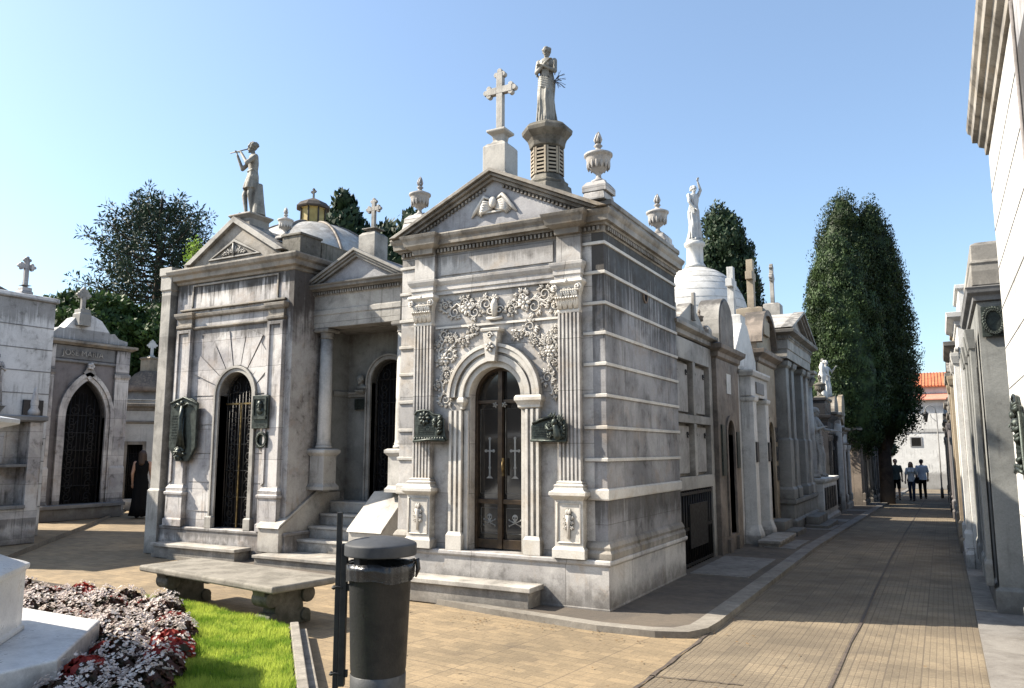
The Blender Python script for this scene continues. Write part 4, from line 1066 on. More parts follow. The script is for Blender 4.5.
# ------------------------------------------------------------------ LEFT TOMB
def left_tomb():
    t = thing('mausoleum', 'grey marble mausoleum with black arched grille door and a flute player statue on its gable', 'mausoleum', (-9.785, 8.55, 0))
    W = 1.315; D = 1.95; dc = .18
    b = B(); b.rings(-W, W, 0, D, [(.07, 0), (.07, .40), (.085, .41), (.085, .445), (.07, .455)]); b.build('plinth', 'left_marble', t, .006)
    b = B(); b.box(-1.08, .70, -.36, -.086, 0, .17); b.box(-1.12, .74, -.40, -.086, .172, .222); b.build('front_step', 'step', t, .008)
    b = B(); b.box(-W, W, .26, D, .456, 4.45); b.box(W-.1, W, .0, .259, .456, 4.45); b.build('side_wall', 'mottled', t)
    b = B(); arch_wall(b, -W, W-.101, .456, 4.45, 0, .259, dc, .36, .456, 2.50); b.build('front_wall', 'left_marble', t)
    # voussoir slabs fanned round the arch
    b = B(); n = 9
    for i in range(n):
        a0 = pi*(i+.04)/n; a1 = pi*(i+.96)/n; r1 = .98+.12*(1 if i % 2 else 0)
        P = [(dc+.47*cos(a0), 2.5+.47*sin(a0)), (dc+r1*cos(a0), 2.5+r1*.95*sin(a0)), (dc+r1*cos(a1), 2.5+r1*.95*sin(a1)), (dc+.47*cos(a1), 2.5+.47*sin(a1))]
        P = [(max(-.80, min(.84, x)), z) for x, z in P]
        b.prism(P, -.012-.004*(i % 2), -.001)
    for k in range(4):
        for s_ in (-1, 1):
            z0 = .70+k*.45; x0, x1 = sorted((dc+s_*.47, -.80 if s_ < 0 else .84)); b.box(x0, x1, -.012, -.001, z0, z0+.438)
    b.build('voussoir_slabs', 'left_marble', t, .003)
    b = B()
    for r0, r1, y in ((0., .06, -.03), (.06, .10, -.05)): b.strip(offset_open(dc, .36, .456, 2.5, 'round', r1-.001), offset_open(dc, .36, .456, 2.5, 'round', r0), y, .2)
    for s_ in (-1, 1): x = dc+s_*.42; b.front(x-.05, x+.05, -.06, -.0, [(.02, .456), (.02, .62), (0, .64)])
    b.build('door_surround', 'pale', t, .004)
    for x0, x1 in ((-1.20, -.87), (.86, 1.18)):
        b = B(); b.box(x0, x1, -.05, -.001, 1.10, 3.62)
        b.strip([(x0, 1.12), (x0, 3.60), (x1, 3.60), (x1, 1.12)], [(x0+.05, 1.16), (x0+.05, 3.55), (x1-.05, 3.55), (x1-.05, 1.16)], -.075, -.0505)
        p = b.build('pilaster', 'left_marble', t, .003)
        b = B(); b.front(x0, x1, -.06, -.001, [(.05, .456), (.05, .56), (.03, .58), (.03, .93), (.05, .95), (.055, .985), (.03, 1.0), (.035, 1.05), (.0, 1.10)]); b.build('pedestal', 'left_marble', p, .004)
        b = B(); b.front(x0, x1, -.06, -.001, [(0, 3.62), (.02, 3.64), (.02, 3.68), (.0, 3.69), (.0, 3.78), (.03, 3.80), (.05, 3.84), (.055, 3.88), (.02, 3.89)]); b.build('capital', 'cornice', p, .003)
    b = B(); b.front(-.86, .85, -.02, -.001, [(0, 3.60), (.02, 3.62), (.02, 3.645), (0, 3.65)]); b.front(-.86, .85, -.03, -.001, [(0, 3.80), (.02, 3.82), (.03, 3.86), (.0, 3.87)])
    b.front(-1.18, 1.16, -.03, -.001, [(0, 3.92), (.015, 3.93), (.015, 3.955), (0, 3.96)])
    b.strip([(-.95, 3.97), (-.95, 4.36), (1.0, 4.36), (1.0, 3.97)], [(-.92, 4.0), (-.92, 4.33), (.97, 4.33), (.97, 4.0)], -.02, -.001)
    b.build('entablature', 'cornice', t, .003)
    b = B(); b.rings(-W, W, 0, D, [(.0, 4.38), (.02, 4.39), (.03, 4.43), (.09, 4.45), (.10, 4.52), (.14, 4.55), (.16, 4.60), (.16, 4.625)]); b.build('cornice', 'cornice', t, .004)
    # attic gable with sprays
    z0 = 4.627; P = [(-W+.1, z0), (-W+.1, z0+.10), (-1.12, z0+.16), (.04-.24, 5.12), (.04+.24, 5.12), (1.02, z0+.22), (1.02, z0)]
    b = B(); b.prism([(-W+.1, z0), (-W+.1, z0+.10), (-1.12, z0+.10), (-.02, 5.34), (1.0, z0+.12), (1.0, z0)], 0, D*.95); b.build('gable', 'cornice', t, .006)
    b = B(); b.strip([(-1.16, z0+.08), (-.02, 5.40), (1.10, z0+.10)], [(-1.0, z0+.08), (-.02, 5.30), (.94, z0+.10)], -.06, .3)
    b.strip([(-.62, z0+.10), (-.02, 5.03), (.58, z0+.10), (-.62, z0+.10)], [(-.54, z0+.125), (-.02, 4.985), (.50, z0+.125), (-.54, z0+.125)], -.025, -.001)
    b.build('raking_cornice', 'pale', t, .004)
    b = B(); 
    for s_ in (-1, 1):
        for q in range(4): leafspray(b, -.02+s_*.06*(q+.4), 4.80-.0*q, -.003, pi/2-s_*.5*(q+.3), .14-.018*q)
    b.tube([(-.02, -.02, 4.76), (-.02, -.03, 4.96)], .018, 6); b.build('gable_relief', 'pale', t)
    b = B(); b.rings(.98, 1.36, .05, .5, [(0, z0), (0, 4.93), (.02, 4.94), (.02, 4.975)]); b.rings(1.1, 1.33, .55, D, [(0, z0), (0, 4.9), (.01, 4.93)]); b.build('parapet', 'dirty', t, .006)
    b = B(); b.rings(-.22, .20, .08, .52, [(.05, 5.12), (.03, 5.24), (-.01, 5.28), (-.01, 5.39), (.02, 5.43), (.04, 5.45), (.04, 5.475), (-.02, 5.485)]); b.build('statue_pedestal', 'cornice', t, .006)
    # tall plain pier on the left edge
    b = B(); b.rings(-1.62, -1.392, -.09, .4, [(.03, 0), (.03, 1.0), (0, 1.03), (0, 4.30), (.02, 4.32), (.02, 4.55), (.04, 4.57), (.04, 4.70)]); b.build('corner_pier', 'pale', t, .006)
    # grille door
    b = B(); grille(b, dc, .355, .47, 2.5, .14, 'round', True, .008)
    d = b.build('door', 'iron', t)
    b = B(); b.box(dc-.012, dc+.012, .105, .125, .47, 2.36); b.box(dc-.34, dc+.34, .105, .122, 2.36, 2.385); b.build('brass_rail', 'gilt', d)
    b = B(); b.box(dc-.36, dc+.36, .2, .255, .46, 2.95); b.build('interior', 'void', t)
    return t
lt = left_tomb()
def flute_boy():
    H = 1.30; s = H/1.62
    t = thing('statue', 'stone statue of a boy in a short tunic playing a flute, on the left gable', 'statue', (-9.80, 8.85, 5.485), radians(-28))
    b = B(); b.T = Matrix.Scale(s, 4)
    hl = (.08, 0, .82); hr = (-.08, 0, .82)
    b.cap(hl, .085, (.07, -.06, .46), .062); b.cap((.07, -.06, .46), .06, (.06, .0, .07), .036); b.cap((.06, .02, .04), .036, (.07, -.14, .035), .028)
    b.cap(hr, .085, (-.12, -.12, .45), .06); b.cap((-.12, -.12, .45), .058, (-.02, -.10, .07), .035); b.cap((-.02, -.08, .04), .036, (-.03, -.23, .035), .028)
    b.loft([(0, 0, 1.34, .08, .07), (0, 0, 1.29, .15, .09), (0, 0, 1.15, .15, .105), (0, 0, .98, .125, .095), (0, 0, .86, .15, .115), (-.01, -.02, .70, .17, .14), (-.02, -.03, .58, .185, .155)], 44, .07, 8, 4)
    b.tube([(-.13, -.04, .98), (0, -.11, .95), (.13, -.04, .98)], .02, 8)
    b.cap((0, 0, 1.31), .045, (-.02, -.02, 1.42), .042); head(b, (-.03, -.03, 1.49), 1.02, -.55, .05)
    for q in range(20):
        a = q*2.4; z = (q/20)*1.3; b.ell((-.03+.085*cos(a)*cos(z*.9), .0+.09*sin(a)*cos(z*.9), 1.52+.085*sin(z)), (.034, .034, .03), 8, 6)
    # arms raised to the flute at his lips
    b.cap((-.15, 0, 1.26), .052, (-.24, -.16, 1.06), .042); b.cap((-.24, -.16, 1.06), .04, (-.30, -.26, 1.36), .028); hand(b, (-.30, -.26, 1.36), (-.15, -.1, .6), .9, .7, .011, 1)
    b.cap((.15, 0, 1.26), .052, (.16, -.18, 1.08), .043); b.cap((.16, -.18, 1.08), .04, (-.08, -.24, 1.36), .028); hand(b, (-.08, -.24, 1.36), (-.6, -.1, .4), .9, .7, .011, -1)
    # stump behind
    b.tube([(.14, .12, 0), (.13, .11, .3), (.08, .10, .68)], [.14, .11, .09], 12)
    b.build('figure', 'statue', t, remesh=.009, smooth=1)
    b = B(); b.T = Matrix.Scale(s, 4); b.tube([(-.0, -.14, 1.43), (-.50, -.36, 1.46)], .013, 8); b.build('flute', 'statue', t)
    b = B(); b.lathe([(.2, 0), (.2, .03), (.19, .04)], (0, 0, -.012), 10, False); b.build('base', 'statue', t)
flute_boy()
urn('small round stone urn with a cross finial beside the flute player gable', (-8.98, 8.82, 4.977), .72, (.11, .06), 'marble')
plaque('long dark bronze relief of a standing figure over a bust, left of the grille door', (-10.66, 8.475, 1.97), .62, 1.0, 'shield')
plaque('square bronze portrait plaque to the right of the black grille door', (-8.98, 8.49, 2.22), .33, .5, 'portrait')
plaque('small round bronze wreath below the square portrait plaque', (-8.95, 8.53, 1.80), .24, .24, 'wreath')
sp = thing('sprout', 'bright green seedling growing on the left end of the flute player tomb roof', 'plant', (-11.02, 8.75, 4.72))
rng = np.random.default_rng(2); P = rng.normal(0, 1, (420, 3))*np.array([.07, .07, .15])+np.array([0, 0, .26]); cards('leaves', P, rng.normal(0, 1, (420, 3)), .05, 'sprout', sp, 1.6, .5, .3, 3)
b = B()
for i in range(6): b.tube([(0, 0, -.1), (.03*cos(i), .03*sin(i), .2), (.09*cos(i*2), .06*sin(i*2), .35+.03*i)], [.008, .006, .003], 5)
b.build('stem', 'bark', sp)

# ------------------------------------------------------------------ PORTICO TOMB
def portico():
    t = thing('mausoleum', 'narrow pedimented tomb between two mausoleums with marble steps up to a recessed arched door', 'mausoleum', (-7.70, 8.97, 0))
    fl = .86
    b = B(); b.box(-.80, 1.9, .50, 2.4, 0, fl-.03); b.box(-.80, .96, .48, .84, fl-.028, fl); b.build('platform', 'marble', t, .004)
    b = B(); b.box(-.93, 1.2, -.83, .2, 0.0, .14); b.box(-.95, 1.22, -.86, .2, .142, .18)
    for i in range(4):
        y = -.25+.245*i; z = .18+.17*i
        b.box(-.72, .34, y+.02, .479-.001*(3-i), z+.001*i+.001, z+.135); b.box(-.72, .34, y, .479-.001*(3-i), z+.136, z+.17-.001*(i == 3))
    b.build('steps', 'step', t, .006)
    for x0, x1 in ((-1.18, -.722), (.36, .97)):
        f_ = -.57 if x0 < 0 else -.37
        b = B(); b.prism([(f_, .182), (f_, .52), (.22, 1.0), (.72, 1.0), (.72, .182)], x0+.02, x1-.02, 'x')
        b.prism([(f_-.03, .522), (f_, .57), (.0+.20, 1.05), (.45, 1.05), (.45, 1.002), (.22, 1.002)], x0, x1, 'x'); b.build('stair_cheek', 'step', t, .006)
    # columns on pedestals
    for x in (-.61, .88):
        b = B(); b.rings(x-.14, x+.14, .02, .30, [(.035, 1.052), (.035, 1.10), (.01, 1.13), (0, 1.15), (0, 1.56), (.02, 1.58), (.045, 1.61), (.045, 1.65), (.01, 1.67)]); p = b.build('pedestal', 'column', t, .004)
        b = B(); b.lathe([(.125, 1.67), (.135, 1.69), (.125, 1.715), (.11, 1.72), (.12, 1.74), (.108, 1.76), (.105, 1.8), (.103, 2.3), (.092, 3.36)], (x, .16, 0), 28); c = b.build('column', 'column', t)
        b = B(); b.lathe([(.095, 3.362), (.105, 3.37), (.098, 3.39), (.098, 3.43), (.125, 3.46)], (x, .16, 0), 28); b.rings(x-.13, x+.13, .03, .29, [(0, 3.46), (.01, 3.48), (.01, 3.51), (0, 3.52)]); b.build('capital', 'pale', c)
    # recess walls
    b = B(); b.box(-.82, -.74, .30, .85, fl+.15, 3.60); b.box(.76, .84, .30, .85, fl+.15, 3.6); b.front(-.82, -.74, .5, .85, [(.01, 2.5), (.03, 2.53), (.03, 2.58), (0, 2.6)]); b.build('side_wall', 'greygreen', t)
    b = B(); arch_wall(b, -.82, .84, fl, 3.60, .85, 1.05, .10, .36, fl, 2.72); b.build('back_wall', 'greygreen', t)
    b = B()
    for r0, r1, y in ((0, .06, .81), (.06, .09, .79)): b.strip(offset_open(.10, .36, fl, 2.72, 'round', r1-.001), offset_open(.10, .36, fl, 2.72, 'round', r0), y, .95)
    b.box(-.739, -.37, .81, .849, 2.50, 2.54); b.box(-.739, -.37, .795, .849, 2.541, 2.58); b.build('door_surround', 'pale', t, .003)
    b = B(); grille(b, .10, .355, fl, 2.72, .95, 'round', True, .009); b.build('door', 'iron', t)
    b = B(); b.box(-.5, .7, 1.01, 1.049, fl+.001, 3.2); b.build('interior', 'void', t)
    b = B(); b.box(-.739, .759, .31, .849, 3.52, 3.599); b.build('ceiling', 'pale', t)
    # entablature
    b = B(); b.rings(-.80, .90, .03, 1.05, [(0, 3.602), (0, 3.72), (.012, 3.725), (.012, 3.80), (.0, 3.805), (0, 4.02), (.015, 4.03)]); b.box(-.80, .90, .03, .29, 3.522, 3.60)
    b.build('entablature', 'pale', t, .004)
    b = B(); b.rings(-.80, .90, .03, 1.05, [(.015, 4.031), (.02, 4.09), (.05, 4.095), (.06, 4.11), (.12, 4.12), (.125, 4.155), (.145, 4.17), (.15, 4.19)]); dentils(b, -.8, .9, .014, 4.04, 4.085, .026, .03); b.build('cornice', 'pale', t, .003)
    b = B(); b.box(-.79, .89, 1.051, 2.4, fl, 4.18); b.build('wall', 'mottled', t)
    pediment(t, -.94, 1.12, 4.193, .50, .0, 2.4, 'pale', .10, .10, .02, tymp='tympan', roofmat='brown')
portico()
pc = roof_cross('weathered stone cross on a square block above the narrow pedimented tomb', (-7.62, 9.35, 4.56), .46, .16, .50, .28, .065, 'pale', neck=.07)
plaque('small dark plaque on the inner wall beside the recessed arched door', (-8.16, 9.81, 2.38), .22, .17, 'plain')
# relief bust on the recess wall
t = thing('wall_bust', 'small dark carved bust on the wall above the small plaque in the recess', 'bust', (-8.12, 9.76, 2.72)); b = B(); b.T = Matrix.Scale(.9, 4); head(b, (0, -.03, .06), .8); b.cap((0, 0, -.02), .04, (0, 0, .04), .035); b.ell((0, .0, -.08), (.11, .06, .06), 12, 8); b.build('figure', 'greygreen', t, remesh=.008); b = B(); b.rings(-.06, .06, -.04, .06, [(0, -.16), (.03, -.13), (.03, -.115)]); b.build('bracket', 'greygreen', t)

# domed tomb behind
t = thing('domed_tomb', 'tomb behind the flute player gable with a ribbed white dome and small yellow lantern', 'mausoleum', (-12.0, 12.6, .25))
b = B(); b.rings(-1.9, 1.9, -1.9, 1.9, [(0, -.3), (0, 4.5), (.08, 4.52), (.12, 4.62), (.0, 4.66)]); b.build('wall', 'mottled', t, .01)
b = B(); pr = [(1.83*cos(a), 4.66+1.72*sin(a)) for a in [i*pi/2/16 for i in range(15)]]; pr.append((.3, 6.38)); b.lathe(pr, (0, 0, 0), 40); dm = b.build('dome', 'dome_tile', t)
b = B()
for k in range(8):
    a = 2*pi*k/8+.35; b.tube([(1.84*cos(q)*cos(a), 1.84*cos(q)*sin(a), 4.66+1.73*sin(q)) for q in [i*pi/2/16 for i in range(15)]], .035, 6)
b.build('rib', 'brown', dm)
b = B(); b.lathe([(.32, 6.30), (.32, 6.38), (.27, 6.40), (.27, 6.72), (.30, 6.74)], (0, 0, 0), 8, False); ln = b.build('lantern', 'yellow', t, .005)
b = B(); b.lathe([(.38, 6.74), (.39, 6.77), (.30, 6.87), (.1, 6.97), (.03, 7.0)], (0, 0, 0), 8, False)
for k in range(8): a = 2*pi*(k+.5)/8; b.tube([(.28*cos(a), .28*sin(a), 6.38), (.28*cos(a), .28*sin(a), 6.75)], .02, 5)
b.build('lantern_roof', 'rock', ln); b = B(); cross_shape(b, .24, .15, .035, .03, 6.99, True); b.build('cross', 'iron', ln)
# ------------------------------------------------------------------ ROW ALONG THE STREET (left), facing +x
RZ = pi/2
def slab_cross(label, loc, h, w, t, mat, ph=.3, pw=.16, rz=RZ, budded=False): return roof_cross(label, loc, ph, pw, h, w, t, mat, rz, 0, budded)
# R1 : niches with ring handles, dark grille
def row1():
    t = thing('mausoleum', 'whitish wall tomb with four stone niche doors above a black iron grille', 'mausoleum', (-3.12, 11.24, -.05), RZ); W = 1.02
    b = B(); b.box(-W, W, .12, 1.6, 0, 3.3); b.box(-W, -W+.16, 0, .119, .0, 3.28); b.box(W-.16, W, 0, .119, 0, 3.28); b.box(-W+.161, W-.161, 0, .119, 1.15, 1.33); b.box(-W+.161, W-.161, 0, .119, 2.08, 2.2); b.box(-W+.161, W-.161, 0, .119, 2.98, 3.28); b.box(-.06, .06, 0, .119, 1.331, 2.079); b.box(-.06, .06, 0, .119, 2.201, 2.979)
    b.build('wall', 'pale', t, .006)
    for x0, x1 in ((-.84, -.08), (.08, .84)):
        for z0, z1 in ((1.35, 2.06), (2.22, 2.96)):
            b = B(); b.front(x0+.03, x1-.03, .07, .119, [(0, z0+.02), (0, z1-.02)]); d = b.build('niche_door', 'walk_pale', t, .008)
            b = B(); 
            for xx in (x0+.14, x1-.14): b.tube([(xx+.03*cos(q), .055, (z1-.15)+.03*sin(q)) for q in [i*pi/4 for i in range(8)]], .009, 5); b.ell((xx, .06, z1-.12), (.02, .02, .02), 6, 5)
            b.build('ring_handle', 'iron', d)
    b = B(); b.box(-.82, .82, .10, .118, .12, 1.12)
    b.build('opening', 'void', t)
    b = B()
    for i in range(14): b.tube([(-.78+.12*i, .02, .1), (-.78+.12*i, .02, 1.14)], .016, 5)
    for z in (.14, .62, 1.1): b.box(-.80, .80, .005, .035, z-.02, z+.02)
    b.box(-.45, .45, -.01, .004, .35, .95); b.build('grille', 'iron', t)
    b = B(); b.rings(-W, W, 0, 1.6, [(0, 3.302), (.03, 3.32), (.03, 3.38), (.10, 3.42), (.10, 3.47)]); b.build('cornice', 'cornice', t, .004)
    b = B(); b.prism([(-W+.18, 3.472), (-.05, 3.86), (.05, 3.86), (W-.18, 3.472)], .0, .2); b.rings(-W-.02, -W+.16, -.02, .3, [(0, 3.472), (0, 3.72), (-.05, 3.8)]); b.rings(W-.16, W+.02, -.02, .3, [(0, 3.472), (0, 3.6), (-.04, 3.66)])
    b.front(-.04, .04, -.05, .0, [(0, 3.6), (0, 4.02)]); b.build('gable', 'pale', t, .008)
    return t
row1()
# R2 : brown stele front
def row2():
    t = thing('mausoleum', 'dark brown stained tomb with a round topped headpiece and narrow arched door', 'mausoleum', (-3.05, 13.02, -.05), RZ); W = .74
    b = B(); arch_wall(b, -W, W, 0, 3.15, 0, .2, 0, .24, .35, 1.95); b.box(-W, W, .2001, 1.5, 0, 3.15); b.build('wall', 'brown', t, .006)
    b = B(); b.rings(-W, W, 0, 1.5, [(0, 3.152), (.04, 3.18), (.05, 3.25), (.12, 3.3), (.13, 3.37), (.05, 3.4)]); b.build('cornice', 'brown', t, .006)
    b = B(); b.prism([(-.46, 3.40), (-.46, 3.72)]+arc(0, 3.74, .46, pi, 0, 20)+[(.46, 3.72), (.46, 3.40)], -.02, .35); b.build('headpiece', 'brown', t, .01)
    b = B(); b.strip([(-.49, 3.40)]+arc(0, 3.74, .49, pi, 0, 20)+[(.49, 3.40)], [(-.461, 3.40)]+arc(0, 3.74, .461, pi, 0, 20)+[(.461, 3.40)], .0, .36); b.build('headpiece_rim', 'pale', t)
    b = B(); b.strip(offset_open(0, .24, .35, 1.95, 'round', .07), offset_open(0, .24, .35, 1.95, 'round', 0), -.03, .15); b.front(-.4, -.2, -.05, -.001, [(0, .0), (0, .3)]); b.front(.2, .4, -.05, -.001, [(0, 0), (0, .3)]); b.build('door_surround', 'brown', t)
    b = B(); grille(b, 0, .235, .35, 1.95, .12, 'round', False); b.build('door', 'iron', t)
    b = B(); b.box(-.24, .24, .17, .199, .35, 2.2); b.build('interior', 'void', t)
    b = B(); b.box(-.14, .14, -.015, -.001, 2.62, 2.95); b.build('tablet', 'white_render', t)
    b = B(); b.box(-.6, -.4, -.03, -.001, 1.3, 2.1); b.box(.4, .6, -.03, -.001, 1.4, 2.0); b.build('memorial_tablet', 'bronze', t)
row2()
# R3 : white painted
def row3():
    t = thing('mausoleum', 'small bright white painted tomb with a steep gable and narrow dark doorway', 'mausoleum', (-3.08, 14.72, -.06), RZ); W = .88
    b = B(); arch_wall(b, -W, W, .0, 3.05, 0, .25, 0, .24, .25, 2.25, 'rect'); b.box(-W, W, .2501, 1.9, 0, 3.05); b.build('wall', 'white_clean', t, .006)
    for s_ in (-1, 1):
        x0, x1 = sorted((s_*.42, s_*.68)); b = B(); b.front(x0, x1, -.22, -.001, [(.05, 0), (.05, .25), (.02, .35), (.0, .42), (0, 2.55), (.03, 2.58), (.04, 2.64), (0, 2.66)]); b.build('pilaster', 'white_clean', t, .008)
    b = B(); b.front(-.72, .72, -.20, -.001, [(0, 2.662), (0, 3.0), (.04, 3.02), (.06, 3.08), (.06, 3.12)]); b.rings(-W, W, 0.0, 1.9, [(0, 3.122), (.03, 3.13), (.05, 3.2), (0, 3.22)]); b.build('cornice', 'white_clean', t, .006)
    b = B(); b.prism([(-W, 3.222), (-W, 3.42), (-.2, 4.05), (.2, 4.05), (W, 3.42), (W, 3.222)], .02, 1.9); b.build('gable', 'white_clean', t, .01)
    b = B(); b.box(-.34, .34, -.222, -.2005, 2.72, 2.93); b.build('name_panel', 'grey', t)
    b = B(); b.box(-.24, .24, .18, .2, .25, 2.25); b.build('door', 'void', t)
    b = B(); b.box(-1.05, .45, -.62, -.28, 0, .16); b.box(-1.08, .48, -.65, -.28, .162, .215); b.build('front_step', 'step', t, .008)
    for x in (-.55, .55):
        b = B(); b.box(x-.09, x+.09, -.245, -.221, 1.5, 1.85); b.build('memorial_tablet', 'dark', t)
row3()
slab_cross('plain white painted cross on the bright white steep gabled tomb', (-3.36, 14.9, 3.98), .95, .40, .15, 'white_clean', .22, .2)
# R4 : beige
def row4():
    t = thing('mausoleum', 'beige stone tomb with a dark segmental pediment and arched wooden door', 'mausoleum', (-3.08, 16.55, -.08), RZ); W = .90
    b = B(); arch_wall(b, -W, W, 0, 3.45, 0, .25, 0, .30, .35, 2.0); b.box(-W, W, .2501, 1.9, 0, 3.45); b.build('wall', 'beige', t, .006)
    b = B(); b.rings(-W, W, 0, 1.9, [(0, 3.452), (.04, 3.48), (.05, 3.55), (.17, 3.62), (.18, 3.70), (.0, 3.72)]); b.build('cornice', 'brown', t, .006)
    A = arc(0, 3.60, .80, pi*.94, pi*.06, 20); b = B(); b.prism([(A[0][0], 3.722)]+[(x, z+.12) for x, z in A]+[(A[-1][0], 3.722)], .02, 1.2); b.build('pediment', 'beige', t, .006)
    b = B(); b.strip([(x*1.08, 3.70+(z-3.6)*1.14) for x, z in A], [(x*.98, 3.70+(z-3.6)*1.0) for x, z in A], -.10, .3); b.build('pediment_cornice', 'brown', t)
    b = B(); b.strip(offset_open(0, .30, .35, 2.0, 'round', .1), offset_open(0, .30, .35, 2.0, 'round', 0), -.05, .2); b.build('door_surround', 'beige', t)
    b = B(); b.prism(opening(0, .3, .36, 2.0), .16, .2); b.build('door', 'doorbronze', t)
    b = B(); grille(b, 0, .29, .36, 2.0, .14, 'round', False); b.build('grille', 'iron', t)
    b = B(); b.box(-.5, .5, -.55, -.001, 0, .17); b.box(-.45, .45, -.3, -.002, .171, .34); b.build('front_step', 'greygreen', t, .006)
    for x in (-.68, .68):
        for k in range(3): b = B(); b.box(x-.13, x+.13, -.03, -.001, 1.1+k*.4, 1.4+k*.4); b.build('memorial_tablet', 'dark', t)
row4()
slab_cross('thick plain stone cross on the beige tomb with round pediment', (-3.32, 16.55, 4.30), 1.05, .40, .17, 'beige', .30, .27)
# R5 : column tomb with slab gable
def row5():
    t = thing('mausoleum', 'grey temple tomb with tall slab piers and a slab covered gable roof', 'mausoleum', (-3.25, 19.15, -.13), RZ); W = 1.68; D = 1.5
    b = B(); b.rings(-W, W, -.45, D, [(.05, 0), (.05, .3), (0, .34), (0, .62), (.04, .66), (.04, .74)]); b.build('plinth', 'greygreen', t, .006)
    b = B(); arch_wall(b, -W+.1, W-.1, .742, 3.75, 0, .25, 0, .38, .742, 2.6); b.box(-W+.1, W-.1, .2501, D, .742, 3.75); b.build('wall', 'greygreen', t, .006)
    for x in (-1.42, -.72, .62, 1.40):
        b = B(); b.front(x-.2, x+.2, -.42, -.12, [(.04, .742), (.04, .95), (.0, 1.0), (0, 2.0), (-.03, 2.04), (-.03, 3.55), (.02, 3.6), (.04, 3.70)]); b.build('pier', 'greygreen' if x < 1 else 'pale', t, .006)
    b = B(); b.rings(-W, W, -.45, D, [(0, 3.752), (0, 3.95), (.02, 3.96), (.02, 4.15), (.05, 4.18), (.06, 4.25), (.18, 4.30), (.19, 4.37), (.02, 4.4)]); dentils(b, -W, W, -.47, 4.19, 4.24, .05, .05)
    for i in range(20): y = -.4+i*.095; b.box(-W-.07, -W-.02, y-.025, y+.025, 4.19, 4.24)
    b.build('entablature', 'pale', t, .005)
    pediment(t, -W-.2, W+.2, 4.402, .62, -.45, D, 'pale', .13, .16, .04, roofmat='walk_pale')
    b = B(); b.box(-.38, .38, .15, .2, .742, 3.0); b.build('door', 'void', t)
    b = B(); b.rings(-.9, .9, -1.0, -.52, [(0, 0), (0, .16)]); b.rings(-.7, .7, -.8, -.52, [(0, .162), (0, .33)]); b.build('front_step', 'greygreen', t, .006)
row5()
slab_cross('slender stone cross on a stepped pedestal above the temple tomb with slab piers', (-3.45, 19.75, 4.9), 1.0, .34, .11, 'pale', .35, .2, budded=True)
# ball beside the obelisk cross
for i, y in enumerate((18.75,)):
    t = thing('ball_finial', 'round stone ball on the near corner of the temple tomb roof', 'finial', (-3.3, y, 4.27)); b = B(); b.lathe([(.10, 0), (.10, .05), (.05, .1), (.05, .14)], (0, 0, 0), 14); b.ell((0, 0, .25), (.13, .13, .13), 14, 10); b.build('ball', 'pale', t)
# R6 : low monument with pleading statue
t = thing('monument', 'low white marble monument with dark plaques carrying a column and a draped statue', 'monument', (-2.66, 22.55, -.2), RZ)
b = B(); b.rings(-1.55, 1.3, 0, .75, [(.06, 0), (.06, .15), (0, .2), (0, 1.0), (.03, 1.03), (.06, 1.08), (.06, 1.14)]); b.build('plinth', 'white_render', t, .01)
for x in (-1.2, -.72, -.24, .24, .72): b = B(); b.box(x-.16, x+.16, -.03, -.001, .35, .9); b.build('memorial_tablet', 'dark', t)
b = B(); b.lathe([(.27, 1.142), (.27, 1.22), (.22, 1.26), (.24, 1.3), (.20, 1.34), (.19, 1.9), (.165, 3.45)], (-1.2, .36, 0), 26); cc = b.build('column', 'pale', t)
b = B(); b.lathe([(.17, 3.452), (.18, 3.48), (.17, 3.51), (.21, 3.65), (.26, 3.76), (.25, 3.78)], (-1.2, .36, 0), 8)
for q in range(12):
    a = 2*pi*q/12; b.tube([(-1.2+.16*cos(a), .36+.16*sin(a), 3.48), (-1.2+.2*cos(a), .36+.2*sin(a), 3.6), (-1.2+.27*cos(a), .36+.27*sin(a), 3.68), (-1.2+.26*cos(a), .36+.26*sin(a), 3.62)], [.03, .04, .03, .01], 6)
b.rings(-1.46, -.94, .10, .62, [(0, 3.79), (.02, 3.81), (.02, 3.87)]); b.build('capital', 'pale', cc)
robed('statue', 'marble statue of a robed woman holding out one hand, on the low white monument', (-2.95, 22.35, .95), RZ-.2, 1.85,
      [((.16, 0, 1.38), (.24, -.14, 1.14), (.26, -.42, 1.10), (.1, -1, -.1)), ((-.16, 0, 1.38), (-.2, -.08, 1.14), (-.05, -.2, 1.2), (.7, -.3, .2))], 'pale', headpitch=.2)
